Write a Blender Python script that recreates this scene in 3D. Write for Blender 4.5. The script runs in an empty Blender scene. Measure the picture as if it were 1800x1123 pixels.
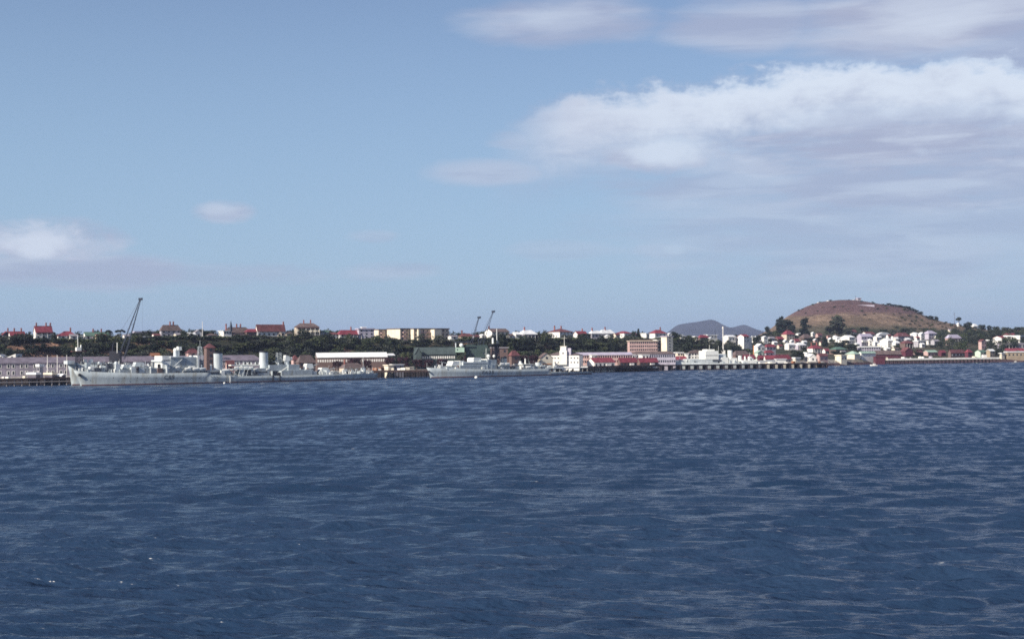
import bpy, math, random
import numpy as np
from mathutils import Vector, Matrix
random.seed(7)
rng = np.random.RandomState(7)
R = math.radians
sc = bpy.context.scene
col = sc.collection

# ------------------------------------------------------------------ camera
CAM_Z = 18.0
F = 2500.0                       # focal length in photo pixels (50 mm on 36 mm film)
ROLL = math.atan(0.008)
PITCH = math.atan(44.5 / F)
cam_d = bpy.data.cameras.new('camera')
cam_d.lens = 50.0; cam_d.sensor_width = 36.0
cam_d.clip_start = 1.0; cam_d.clip_end = 60000
cam = bpy.data.objects.new('camera', cam_d); col.objects.link(cam)
RM = (Matrix.Rotation(R(90) + PITCH, 3, 'X') @ Matrix.Rotation(-ROLL, 3, 'Z'))
cam.matrix_world = Matrix.Translation((0, 0, CAM_Z)) @ RM.to_4x4()
sc.camera = cam
sc.view_settings.view_transform = 'Standard'
sc.view_settings.look = 'None'
sc.view_settings.gamma = 1.0
sc.view_settings.use_curve_mapping = False
sc.view_settings.exposure = 0.45
sc.cycles.filter_width = 1.7
sc.cycles.max_bounces = 6
sc.cycles.volume_bounces = 0
sc.cycles.use_denoising = False
sc.cycles.sample_clamp_direct = 1.2; sc.cycles.sample_clamp_indirect = 2.0

# photo position -> the place it shows
def ray(u, v): return RM @ Vector(((u - 900) / F, -(v - 561.5) / F, -1.0))
def pos(u, v, Y):
    d = ray(u, v); k = Y / d.y; return Vector((d.x * k, Y, CAM_Z + d.z * k))
def hor(u): return 606 - 0.008 * (u - 900)
def azel(u, v):
    d = ray(u, v).normalized(); return math.atan2(d.x, d.y), math.asin(d.z)

# ------------------------------------------------------------------ sun and sky
SUN = Vector((-0.68, -0.60, 0.56)).normalized()
SUN_EL = math.asin(SUN.z)
SUN_ROT = math.atan2(SUN.x, SUN.y)          # Nishita: 0 is +Y, clockwise
sd = bpy.data.lights.new('sun', 'SUN'); sd.energy = 5.0; sd.angle = R(0.5); sd.color = (1.0, 0.93, 0.82)
sun = bpy.data.objects.new('sun', sd); col.objects.link(sun)
sun.rotation_euler = SUN.to_track_quat('Z', 'Y').to_euler()
SKY_STRENGTH = 0.085

class N:
    """small wrapper so node maths reads like maths"""
    tree = None
    def __init__(s, sock): s.s = sock
    @staticmethod
    def op(kind, *a, clamp=False):
        n = N.tree.nodes.new('ShaderNodeMath'); n.operation = kind; n.use_clamp = clamp
        for i, v in enumerate(a):
            if isinstance(v, N): N.tree.links.new(v.s, n.inputs[i])
            else: n.inputs[i].default_value = v
        return N(n.outputs[0])
    def __add__(s, o): return N.op('ADD', s, o)
    __radd__ = __add__
    def __sub__(s, o): return N.op('SUBTRACT', s, o)
    def __rsub__(s, o): return N.op('SUBTRACT', o, s)
    def __mul__(s, o): return N.op('MULTIPLY', s, o)
    __rmul__ = __mul__
    def __truediv__(s, o): return N.op('DIVIDE', s, o)
def smooth(v, a, b):
    n = N.tree.nodes.new('ShaderNodeMapRange'); n.interpolation_type = 'SMOOTHSTEP'
    N.tree.links.new(v.s, n.inputs['Value'])
    lo, hi, t0, t1 = (a, b, 0.0, 1.0) if a < b else (b, a, 1.0, 0.0)
    n.inputs['From Min'].default_value = lo; n.inputs['From Max'].default_value = hi
    n.inputs['To Min'].default_value = t0; n.inputs['To Max'].default_value = t1
    return N(n.outputs['Result'])
def combine(x, y, z=0.0):
    n = N.tree.nodes.new('ShaderNodeCombineXYZ')
    for i, v in enumerate((x, y, z)):
        if isinstance(v, N): N.tree.links.new(v.s, n.inputs[i])
        else: n.inputs[i].default_value = v
    return n.outputs[0]
def noise(vec, scale, detail=4, rough=0.55, dist=0.0, dim='3D'):
    n = N.tree.nodes.new('ShaderNodeTexNoise'); n.noise_dimensions = dim
    n.inputs['Scale'].default_value = scale; n.inputs['Detail'].default_value = detail
    n.inputs['Roughness'].default_value = rough; n.inputs['Distortion'].default_value = dist
    N.tree.links.new(vec, n.inputs['Vector']); return N(n.outputs['Fac'])
def mixc(f, a, b, mode='MIX'):
    n = N.tree.nodes.new('ShaderNodeMix'); n.data_type = 'RGBA'; n.blend_type = mode
    if isinstance(f, N): N.tree.links.new(f.s, n.inputs['Factor'])
    else: n.inputs['Factor'].default_value = f
    for v, k in ((a, 6), (b, 7)):
        if isinstance(v, (tuple, list)): n.inputs[k].default_value = (*v, 1) if len(v) == 3 else v
        else: N.tree.links.new(v, n.inputs[k])
    return n.outputs[2]

def build_world():
    w = bpy.data.worlds.new('World'); sc.world = w; w.use_nodes = True
    w.cycles.sampling_method = 'MANUAL'; w.cycles.sample_map_resolution = 512
    t = w.node_tree; N.tree = t; t.nodes.clear()
    sky = t.nodes.new('ShaderNodeTexSky'); sky.sky_type = 'NISHITA'
    sky.sun_disc = False; sky.sun_elevation = SUN_EL; sky.sun_rotation = SUN_ROT
    sky.air_density = 1.0; sky.dust_density = 0.6; sky.ozone_density = 3.0; sky.altitude = 0
    tc = t.nodes.new('ShaderNodeTexCoord')
    sep = t.nodes.new('ShaderNodeSeparateXYZ'); t.links.new(tc.outputs['Generated'], sep.inputs[0])
    x, y, z = (N(sep.outputs[i]) for i in range(3))
    az = N.op('ARCTAN2', x, y)
    el = N.op('ARCSINE', z)
    # the blue of the air, a little evener than the pure model (slide film)
    base = mixc(1.0, sky.outputs[0], SKY_TINT, 'MULTIPLY')
    g = smooth(el, 0.45, 0.0)
    base = mixc(g * 0.72, base, SKY_LOW)
    gv = combine(az * 3.0, el * 9.0, 1.7)
    n_big = noise(gv, 1.6, 3, 0.5)
    n_bil = noise(combine(az * 1.0, el * 1.7, 4.2), 26, 6, 0.58, 0.3)      # billows
    n_fin = noise(combine(az * 1.0, el * 1.6, 9.1), 85, 4, 0.6)
    n_str = noise(combine(az * 1.0, el * 8.0, 2.2), 7.5, 5, 0.55, 0.3)        # flat streaks
    n_str2 = noise(combine(az * 1.0, el * 5.0, 6.2), 14, 5, 0.6, 0.2)
    # the long cumulus bank: its top edge as a curve of azimuth
    pts = [(860, 250), (900, 212), (950, 182), (1010, 163), (1100, 150), (1180, 141), (1260, 131), (1330, 124), (1390, 110), (1440, 99), (1500, 94),
           (1560, 97), (1610, 103), (1660, 96), (1720, 89), (1780, 98), (1860, 112), (2000, 150), (2300, 230)]
    cr = t.nodes.new('ShaderNodeFloatCurve'); c = cr.mapping.curves[0]
    def fxy(u, v): a_, e_ = azel(u, v); return ((a_ + 0.05) / 0.65, e_ / 0.3)
    cp = [(0.0, fxy(860, 250)[1] - .1)] + [fxy(u, v) for u, v in pts] + [(1.0, 0.2)]
    c.points[0].location = cp[0]; c.points[1].location = cp[-1]
    for p in cp[1:-1]: c.points.new(*p)
    cr.mapping.update()
    azn = (az + 0.05) * (1 / 0.65)
    t.links.new(azn.s, cr.inputs['Value'])
    top = N(cr.outputs[0]) * 0.3
    d = top - el + (n_bil - 0.5) * 0.034 + (n_fin - 0.5) * 0.016
    side = smooth(az, -0.022, 0.05) * smooth(az, 0.62, 0.42)
    edge_soft = smooth(d, -0.002, 0.014)
    body = smooth(d, 0.078, 0.022) * 0.98
    tail = smooth(d, 0.195, 0.05) * smooth(n_str + az * 0.55, 0.40, 0.66) * 0.82 * smooth(az, 0.03, 0.20)
    aA = edge_soft * N.op('MAXIMUM', body, tail) * side
    litA = smooth(d + (n_bil - 0.5) * 0.05 + (n_str2 - 0.5) * 0.03, 0.064, 0.010)
    litA = N.op('MAXIMUM', litA * smooth(az, -0.12, 0.16), smooth(n_str2, 0.5, 0.72) * 0.4)
    def blob(u, v, ru, rv, k=1.0, tex=None, amt=0.9, flat=True):
        ca, ce = azel(u, v)
        a = (az - ca) * (F / ru); e = (el - ce) * (F / rv)
        r2 = a * a + e * e
        n = (tex if tex is not None else n_bil * .72 + n_fin * .28)
        v_ = 1.0 - r2 + (n - 0.5) * (2.0 * amt) 
        return smooth(v_, -0.05, 0.95) * k
    def mx(*a):
        r = a[0]
        for b in a[1:]: r = N.op('MAXIMUM', r, b)
        return r
    soft = mx(blob(990, 38, 210, 50, .75, n_str2, .7), blob(1320, 42, 190, 62, .75, n_str2, .6), blob(1640, 28, 330, 92, .95, n_str2, .5), blob(1620, 350, 620, 210, .55, n_str2, .6), blob(1790, 90, 160, 90, .7, n_str2, .5),
              blob(860, 304, 135, 30, .62, None, .5), blob(1180, 270, 190, 44, .85), blob(1330, 325, 330, 40, .6, n_str2),
              blob(1560, 330, 360, 80, .72, n_str2), blob(1600, 245, 420, 80, .9, n_str2), blob(940, 245, 90, 24, .5, n_str2),
              blob(1180, 440, 90, 22, .4), blob(1540, 400, 420, 60, .45, n_str2), blob(1000, 440, 130, 22, .28, n_str2),
              blob(85, 428, 150, 50, .95, None, 1.2), blob(130, 478, 250, 38, .7, n_str2), blob(395, 374, 62, 24, .72, None, .7),
              blob(690, 478, 110, 20, .42, n_str2), blob(655, 416, 50, 14, .34), blob(400, 484, 200, 26, .35, n_str2))
    lit = mx(blob(1180, 262, 95, 34, .9, None, .9), blob(75, 415, 95, 34, .7, None, 1.2), blob(65, 436, 45, 24, .7), blob(385, 368, 40, 14, .42, None, .8),
             blob(1640, 22, 130, 46, .5, n_str2, .8), blob(980, 32, 90, 36, .36, n_str2, .8), blob(1188, 438, 26, 12, .45), blob(1320, 318, 120, 14, .35, n_str2),
             blob(1620, 325, 150, 12, .4, n_str2))
    # scattered clouds over the rest of the sky
    out = 1.0 - smooth(N.op('ABSOLUTE', az), 0.55, 0.40) * smooth(el, 0.36, 0.27)
    n_gen = noise(tc.outputs['Generated'], 3.2, 6, 0.6, 0.2)
    aG = smooth(n_gen, 0.50, 0.66) * out * smooth(el, -0.01, 0.03) * 0.8
    litG = smooth(n_gen, 0.56, 0.72)
    alpha = N.op('MAXIMUM', mx(aA, soft, aG), 0.0, clamp=True)
    # lit share: weight by whichever layer gives the cloud
    l = mx(litA * smooth(aA, 0.1, 0.6), lit, litG * aG)
    l = N.op('MULTIPLY', l, 1.0, clamp=True)
    shade = mixc(smooth(n_str, 0.38, 0.62), CLOUD_DARK, CLOUD_MID)
    ccol = mixc(l, shade, CLOUD_LIT)
    final = mixc(alpha, base, ccol)
    # below the horizon: dim sea colour
    final = mixc(smooth(el, -0.005, -0.03), final, (0.6, 0.9, 1.6))
    bg = t.nodes.new('ShaderNodeBackground'); bg.inputs['Strength'].default_value = SKY_STRENGTH
    t.links.new(final, bg.inputs['Color'])
    o = t.nodes.new('ShaderNodeOutputWorld'); t.links.new(bg.outputs[0], o.inputs['Surface'])
S = 1 / SKY_STRENGTH
SKY_TINT = (.68, .64, .80)
SKY_LOW = (0.281 * S, 0.434 * S, 0.581 * S)
CLOUD_LIT = (0.518 * S, 0.577 * S, 0.667 * S)
CLOUD_MID = (0.388 * S, 0.428 * S, 0.532 * S)
CLOUD_DARK = (0.297 * S, 0.329 * S, 0.446 * S)
build_world()

# ------------------------------------------------------------------ materials
MATS = {}
def mat(name, color, rough=0.8, var=0.12, scale=0.35, metal=0.0, spec=0.3, color2=None, c2scale=0.2, c2th=(0.45, 0.6), bump=0.0, stretch=None):
    if name in MATS: return MATS[name]
    m = bpy.data.materials.new(name); m.use_nodes = True; t = m.node_tree; N.tree = t
    b = t.nodes['Principled BSDF']
    b.inputs['Roughness'].default_value = rough; b.inputs['Metallic'].default_value = metal
    b.inputs['Specular IOR Level'].default_value = spec
    g = t.nodes.new('ShaderNodeNewGeometry')
    P_ = g.outputs['Position']
    if stretch:
        sp = t.nodes.new('ShaderNodeSeparateXYZ'); t.links.new(P_, sp.inputs[0]); P_ = combine(N(sp.outputs[0]), N(sp.outputs[1]), N(sp.outputs[2]) * stretch)
    n = noise(P_, scale, 5, 0.6)
    c = mixc(smooth(n, 0.3, 0.7), tuple(v * (1 - var) for v in color), tuple(min(1, v * (1 + var)) for v in color))
    if color2:
        n2 = noise(P_, c2scale, 4, 0.6)
        c = mixc(smooth(n2, *c2th), c, color2)
    t.links.new(c, b.inputs['Base Color'])
    if bump:
        bp = t.nodes.new('ShaderNodeBump'); bp.inputs['Strength'].default_value = bump
        t.links.new(n.s, bp.inputs['Height']); t.links.new(bp.outputs[0], b.inputs['Normal'])
    MATS[name] = m; return m
def palette():
    mat('white_paint', (.78, .75, .69), color2=(.60, .56, .50), c2scale=.25, c2th=(.52, .78), stretch=.4); mat('cream_paint', (.72, .64, .50)); mat('beige_paint', (.55, .46, .36))
    mat('pink_wall', (.50, .34, .31)); mat('grey_wall', (.40, .38, .40)); mat('lilac_wall', (.46, .42, .48)); mat('pale_green', (.52, .62, .50))
    mat('maroon_wall', (.11, .03, .045)); mat('dark_wall', (.10, .09, .11)); mat('tan_wall', (.34, .27, .19)); mat('brown_wall', (.15, .10, .088))
    mat('red_roof', (.21, .045, .062), .7, .25, .5); mat('dull_red_roof', (.15, .058, .06), .75, .25, .5); mat('brown_roof', (.13, .095, .09), .8, .25, .5)
    mat('grey_roof', (.26, .24, .26), .7); mat('green_roof', (.10, .17, .13), .7, .2); mat('white_roof', (.78, .78, .76), .5); mat('lilac_roof', (.42, .38, .46), .6)
    mat('pale_green_roof', (.34, .46, .37), .6)
    mat('brick', (.28, .10, .08), .85, .25); mat('glass', (.02, .025, .035), .12, .1, 1, spec=.5)
    mat('ship_grey', (.37, .415, .43), .6, .14, .5, spec=.35, color2=(.27, .27, .24), c2scale=.35, c2th=(.5, .72), stretch=.18)
    mat('ship_light', (.56, .60, .60), .5, .14, .6, color2=(.42, .42, .38), c2scale=.4, c2th=(.52, .75), stretch=.25); mat('ship_white', (.80, .80, .74), .45, .05)
    mat('ship_deck', (.20, .19, .18), .8); mat('boot_red', (.10, .02, .025), .6); mat('black_paint', (.02, .02, .028), .5); mat('number_dark', (.07, .08, .10), .6)
    mat('crane_steel', (.035, .045, .07), .6); mat('crane_green', (.035, .058, .055), .6); mat('rope', (.08, .08, .1), .8)
    mat('timber_dark', (.07, .045, .04), .85, .3, .6); mat('timber_pale', (.42, .36, .32), .85, .2, .6); mat('concrete', (.52, .49, .45), .85, .2, .5)
    mat('deck_pale', (.60, .56, .48), .85); mat('canvas', (.80, .78, .68), .8, .05)
    mat('bark', (.09, .065, .05), .9, .3, 2)
    mat('clay', (.27, .16, .11), .95, .35, .25, bump=.4); mat('rust', (.25, .11, .06), .9)
    mat('orange_paint', (.55, .24, .10), .7)
    for nm, c, c2 in (('leaf_dark', (.014, .022, .016), (.034, .044, .024)), ('leaf_mid', (.034, .052, .024), (.085, .09, .04)),
                      ('leaf_grey', (.035, .045, .035), (.075, .075, .055)), ('leaf_red', (.032, .014, .02), (.06, .018, .028)),
                      ('leaf_pine', (.009, .016, .013), (.02, .028, .018))):
        mat(nm, c, .75, .35, .9, spec=.25, color2=c2, c2scale=.35, c2th=(.42, .68))
palette()

# ------------------------------------------------------------------ mesh helpers
class MB:
    def __init__(s): s.v = []; s.f = []
    def add(s, vs, fs):
        o = len(s.v); s.v += [tuple(p) for p in vs]; s.f += [tuple(i + o for i in f) for f in fs]; return s
    def box(s, x0, x1, y0, y1, z0, z1):
        return s.add([(x0, y0, z0), (x1, y0, z0), (x1, y1, z0), (x0, y1, z0), (x0, y0, z1), (x1, y0, z1), (x1, y1, z1), (x0, y1, z1)],
                     [(0, 3, 2, 1), (4, 5, 6, 7), (0, 1, 5, 4), (1, 2, 6, 5), (2, 3, 7, 6), (3, 0, 4, 7)])
    def bar(s, a, b, w, h=None, sides=4):
        a = Vector(a); b = Vector(b); d = (b - a).normalized(); h = h or w
        up = Vector((0, 0, 1)) if abs(d.z) < .95 else Vector((1, 0, 0))
        sx = d.cross(up).normalized(); sy = sx.cross(d).normalized()
        vs = []
        for p in (a, b):
            for k in range(sides):
                an = 2 * math.pi * (k + .5) / sides
                vs.append(p + sx * math.cos(an) * w * .7 + sy * math.sin(an) * h * .7)
        fs = [(k, (k + 1) % sides, sides + (k + 1) % sides, sides + k) for k in range(sides)]
        return s.add(vs, fs + [tuple(range(sides))[::-1], tuple(range(sides, 2 * sides))])
    def cyl(s, cx, cy, z0, z1, rx, ry=None, n=12, rx1=None, ry1=None, dx=0.0):
        ry = ry or rx; rx1 = rx if rx1 is None else rx1; ry1 = ry * rx1 / rx if ry1 is None else ry1
        vs = [(cx + rx * math.cos(2 * math.pi * k / n), cy + ry * math.sin(2 * math.pi * k / n), z0) for k in range(n)]
        vs += [(cx + dx + rx1 * math.cos(2 * math.pi * k / n), cy + ry1 * math.sin(2 * math.pi * k / n), z1) for k in range(n)]
        return s.add(vs, [(k, (k + 1) % n, n + (k + 1) % n, n + k) for k in range(n)] + [tuple(range(n))[::-1], tuple(range(n, 2 * n))])
    def sphere(s, cx, cy, cz, r, n=10, m=6, sz=1.0):
        vs = [(cx, cy, cz - r * sz)]
        for j in range(1, m):
            ph = -math.pi / 2 + math.pi * j / m
            vs += [(cx + r * math.cos(ph) * math.cos(2 * math.pi * k / n), cy + r * math.cos(ph) * math.sin(2 * math.pi * k / n), cz + r * sz * math.sin(ph)) for k in range(n)]
        vs.append((cx, cy, cz + r * sz)); L = len(vs) - 1; fs = []
        for k in range(n):
            fs.append((0, 1 + (k + 1) % n, 1 + k)); fs.append((L, L - n + k, L - n + (k + 1) % n))
            for j in range(m - 2):
                a = 1 + j * n
                fs.append((a + k, a + (k + 1) % n, a + n + (k + 1) % n, a + n + k))
        return s.add(vs, fs)
    def prism(s, poly, y0, y1):          # polygon in x-z, extruded along y
        n = len(poly)
        vs = [(p[0], y0, p[1]) for p in poly] + [(p[0], y1, p[1]) for p in poly]
        return s.add(vs, [tuple(range(n)), tuple(range(n, 2 * n))[::-1]] + [(i, n + i, n + (i + 1) % n, (i + 1) % n) for i in range(n)])
    def mesh(s, name, m, smooth_=False):
        me = bpy.data.meshes.new(name); me.from_pydata(s.v, [], s.f); me.materials.append(MATS[m] if isinstance(m, str) else m)
        if smooth_: me.polygons.foreach_set('use_smooth', [True] * len(me.polygons))
        me.update(); return me
    def obj(s, name, m, parent=None, smooth_=False, kind=None, label=None):
        return link(name, s.mesh(name, m, smooth_), parent, kind, label)
def link(name, me, parent=None, kind=None, label=None):
    o = bpy.data.objects.new(name, me); col.objects.link(o)
    if parent: o.parent = parent
    if kind: o['kind'] = kind
    if label: o['label'] = label
    return o
def tag(o, label, cat, group=None):
    o['label'] = label; o['category'] = cat
    if group: o['group'] = group
    return o
def thing(name, label, cat, loc=(0, 0, 0), rz=0.0, group=None):
    o = bpy.data.objects.new(name, None); col.objects.link(o)
    o.location = loc; o.rotation_euler = (0, 0, rz); o.empty_display_size = 1
    return tag(o, label, cat, group)
def copy_tree(o, parent=None):
    c = o.copy(); col.objects.link(c); c.parent = parent
    for ch in KIDS.get(o.name, []): copy_tree(ch, c)
    return c
KIDS = {}

# ------------------------------------------------------------------ terrain
SX = [-1500, -400, -239, -76, 0, 47, 91, 94, 112, 235, 243, 283, 302, 399, 436, 1700]
SY = [560, 640, 708, 815, 850, 930, 966, 1002, 1012, 1050, 1086, 1128, 1160, 1196, 1212, 1450]
def shore(X): return np.interp(X, SX, SY)
HS = [(1290, 600), (1330, 590), (1355, 578), (1370, 567), (1385, 557), (1400, 548), (1420, 538.5), (1445, 531), (1475, 528), (1505, 528.5), (1530, 532), (1560, 537), (1595, 542.5),
      (1615, 551), (1640, 562), (1670, 569), (1700, 575), (1750, 584), (1800, 590), (1900, 600)]
def sstep(t): t = np.clip(t, 0, 1); return t * t * (3 - 2 * t)
def vnoise(X, Y, s, seed=0):
    r = np.random.RandomState(100 + seed); z = 0
    for k in range(6):
        a = r.rand() * 6.28; f = (0.6 + r.rand() * .9) / s
        z = z + np.sin((X * math.cos(a) + Y * math.sin(a)) * f * 6.28 + r.rand() * 6.28)
    return z / 6
BASE = [(-200, 600), (0, 599), (40, 598), (75, 594.5), (115, 597), (200, 597.5), (300, 592), (440, 592), (540, 590), (600, 594), (640, 596), (730, 598.5), (850, 596), (990, 594.5), (1060, 596), (1150, 594.5), (1250, 600), (1330, 600), (1500, 601)]
def bluff(u):
    """foot and top of the bluff along the sight line u"""
    k = (np.asarray(u, float) - 900) / F; Y = np.full_like(k, 850.)
    for _ in range(4): Y = np.interp(k * Y, SX, SY)
    yb = Y + np.interp(u, [0, 600, 1000, 1250], [88, 95, 80, 60]); return yb, yb + np.interp(u, [0, 800, 1100, 1300], [50, 52, 62, 110])
def height(X, Y):
    X = np.asarray(X, float); Y = np.asarray(Y, float)
    u = 900 + F * X / np.maximum(Y, 300.)
    ys = shore(X); t = Y - ys
    yb, yr = bluff(u)
    zr = CAM_Z + (hor(u) - np.interp(u, [p[0] for p in BASE], [p[1] for p in BASE])) * (yr + 14) / F - 1.2
    left = 3.2 + (zr - 3.2) * sstep((Y - yb + 4 * vnoise(X, Y, 60)) / (yr - yb))
    left = left * (1 - sstep((Y - 1300) / 600)) + 4 * sstep((Y - 1300) / 600)
    rb = np.interp(Y, [1000, 1150, 1300, 1400, 1650, 1750, 1950, 2300, 2600], [3.0, 4.5, 12, 17.5, 27, 31, 33, 20, 0])
    rb = np.minimum(rb, 1.0 + t * .16)
    w = sstep((u - 1200) / 190)
    z = left * (1 - w) + rb * w
    # the hill
    zs = CAM_Z + (hor(u) - np.interp(u, [p[0] for p in HS], [p[1] for p in HS])) * 1950 / F
    r = np.clip(np.abs(Y - 1950) / 265, 0, 1); f = (1 - r ** 2.2)
    f = f * sstep((u - 1290) / 70) * sstep((2000 - u) / 120)
    z = np.where(zs > z, z + (zs - z) * f, z)
    hl = sstep((z - 36) / 12)
    z = z + hl * (.8 * vnoise(X, Y, 90, 41) + .3 * vnoise(X, Y, 30, 42) + .3 * np.sin(z / 3.4 * 6.28 + 2 * vnoise(X, Y, 150, 43)) * sstep((62 - z) / 12))
    z = z + .5 * vnoise(X, Y, 35, 3) * sstep((t - 60) / 60)
    # the shore: sea wall or beach
    beach = X > 228
    wall = np.where(beach, sstep((t + 6) / 26), np.where(t > 0, 1.0, 0.0))
    z = -3 + (z + 3) * wall
    z = np.where(Y > 2500, -3 + (z + 3) * (1 - sstep((Y - 2500) / 150)), z)
    return z
def hz(X, Y): return float(height(X, Y))
def hit(u, v, y0=880, y1=2100):
    d = ray(u, v)
    Y = np.arange(y0, y1, 2.0); X = d.x / d.y * Y; Z = CAM_Z + d.z / d.y * Y
    k = np.nonzero(height(X, Y) >= Z)[0]
    return float(Y[k[0]]) if len(k) else None

def build_ground():
    xs = np.arange(-900, 1260, 6.0); ys = np.concatenate([np.arange(600, 1300, 4.0), np.arange(1300, 2700, 8.0)])
    XX, YY = np.meshgrid(xs, ys); ZZ = height(XX, YY)
    nx, ny = len(xs), len(ys)
    v = np.stack([XX, YY, ZZ], -1).reshape(-1, 3)
    i = np.arange(ny - 1)[:, None] * nx + np.arange(nx - 1)[None]
    f = np.stack([i, i + 1, i + nx + 1, i + nx], -1).reshape(-1, 4)
    f = f[(v[f][:, :, 2].max(1) > -2.9)]
    me = np_mesh('ground', v, f)
    m = bpy.data.materials.new('ground'); m.use_nodes = True; t = m.node_tree; N.tree = t
    b = t.nodes['Principled BSDF']; b.inputs['Roughness'].default_value = .95; b.inputs['Specular IOR Level'].default_value = .1
    g = t.nodes.new('ShaderNodeNewGeometry'); sp = t.nodes.new('ShaderNodeSeparateXYZ'); t.links.new(g.outputs['Position'], sp.inputs[0])
    P = g.outputs['Position']; x, y, z = (N(sp.outputs[k]) for k in range(3))
    nm = noise(P, .03, 5, .6); nf = noise(P, .14, 5, .65); nd = noise(P, .012, 4, .6)
    scrub = mixc(smooth(nf, .35, .65), (.018, .024, .016), (.045, .042, .028))
    town = mixc(smooth(nm, .4, .6), (.035, .042, .026), (.09, .08, .055))
    apron = mixc(smooth(nf, .35, .6), (.30, .27, .24), (.40, .37, .33))
    clay = mixc(smooth(nf, .3, .7), (.19, .10, .075), (.36, .22, .15))
    c = mixc(smooth(z, 3.3, 6), apron, scrub)
    sn = t.nodes.new('ShaderNodeSeparateXYZ'); t.links.new(g.outputs['True Normal'], sn.inputs[0]); nz = N(sn.outputs[2])
    # bare clay on the bluff, mostly towards the left end
    lf = smooth(x, -190, -250)
    c = mixc(smooth(nz, .97, .90) * smooth(nf * .4 + nm * .6 + lf * .08, .54, .60), c, clay)
    c = mixc(smooth(y, 1080, 1180), c, town)
    # the hill: pale dry grass below, purplish brown scrub on top
    dry = mixc(smooth(nf, .3, .7), (.165, .115, .085), (.27, .195, .14))
    hi = mixc(smooth(nf, .3, .7), (.10, .062, .064), (.17, .108, .104))
    hz_ = z + (nm - .5) * 16 - smooth(x, 470, 560) * smooth(x, 640, 560) * 0 + smooth(x, 520, 640) * 9
    dry2 = mixc(smooth(nm, .45, .62) * .7, dry, (.10, .076, .055))
    hill = mixc(smooth(hz_, 50, 56), dry2, hi)
    c = mixc(smooth(y + (nm - .5) * 60, 1690, 1730), c, hill)
    c = mixc(smooth(z, 2.6, 1.2) * smooth(x, 215, 235), c, (.075, .045, .052))
    c = mixc(smooth(z, 3.1, 2.7) * smooth(x, 232, 222), c, (.03, .025, .025))
    t.links.new(c, b.inputs['Base Color'])
    bp = t.nodes.new('ShaderNodeBump'); bp.inputs['Strength'].default_value = 1.0; bp.inputs['Distance'].default_value = 4.0
    t.links.new(nf.s, bp.inputs['Height']); t.links.new(bp.outputs[0], b.inputs['Normal'])
    me.materials.append(m); link('ground', me, kind='structure')

def np_mesh(name, v, f, smooth_=True):
    me = bpy.data.meshes.new(name)
    me.vertices.add(len(v)); me.vertices.foreach_set('co', np.ascontiguousarray(v, dtype=np.float32).ravel())
    n = f.shape[1]
    me.loops.add(f.size); me.loops.foreach_set('vertex_index', f.astype(np.int32).ravel())
    me.polygons.add(len(f)); me.polygons.foreach_set('loop_start', np.arange(0, f.size, n, dtype=np.int32))
    try: me.polygons.foreach_set('loop_total', np.full(len(f), n, dtype=np.int32))
    except Exception: pass
    if smooth_: me.polygons.foreach_set('use_smooth', np.ones(len(f), dtype=bool))
    me.update(calc_edges=True); return me

# ------------------------------------------------------------------ water
WAVES = []
_r = np.random.RandomState(5)
for k in range(46):
    L = 1.1 * (12 / 1.1) ** (k / 45.)
    a = R(84) + _r.normal() * R(19)
    WAVES.append((L, a, .0112 * L * (1.0 if L < 4.5 else (4.5 / L) ** 1.25) * 1.1 * (0.7 + .6 * _r.rand()), _r.rand() * 6.28))
CAPS = [(990, 742, 2.2), (790, 764, 2.4), (632, 788, 2.6), (762, 815, 3.2), (948, 851, 1.2), (225, 898, .8), (1152, 780, 1.8), (1120, 924, 1.6),
        (1362, 938, 1.5), (305, 1029, .9), (345, 1020, .8), (1690, 866, 1.5), (1545, 757, 2), (560, 752, 1.6), (385, 745, 1.8), (866, 678, 3), (420, 808, 1.2), (680, 763, 1.6),
        (1240, 702, 2.0), (1420, 722, 1.6), (90, 742, 1.6), (1130, 843, 1.2), (1650, 992, 1.2), (948, 741, 1), (1180, 676, 2.4), (700, 700, 1.8), (1330, 800, 1.2)]
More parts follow.
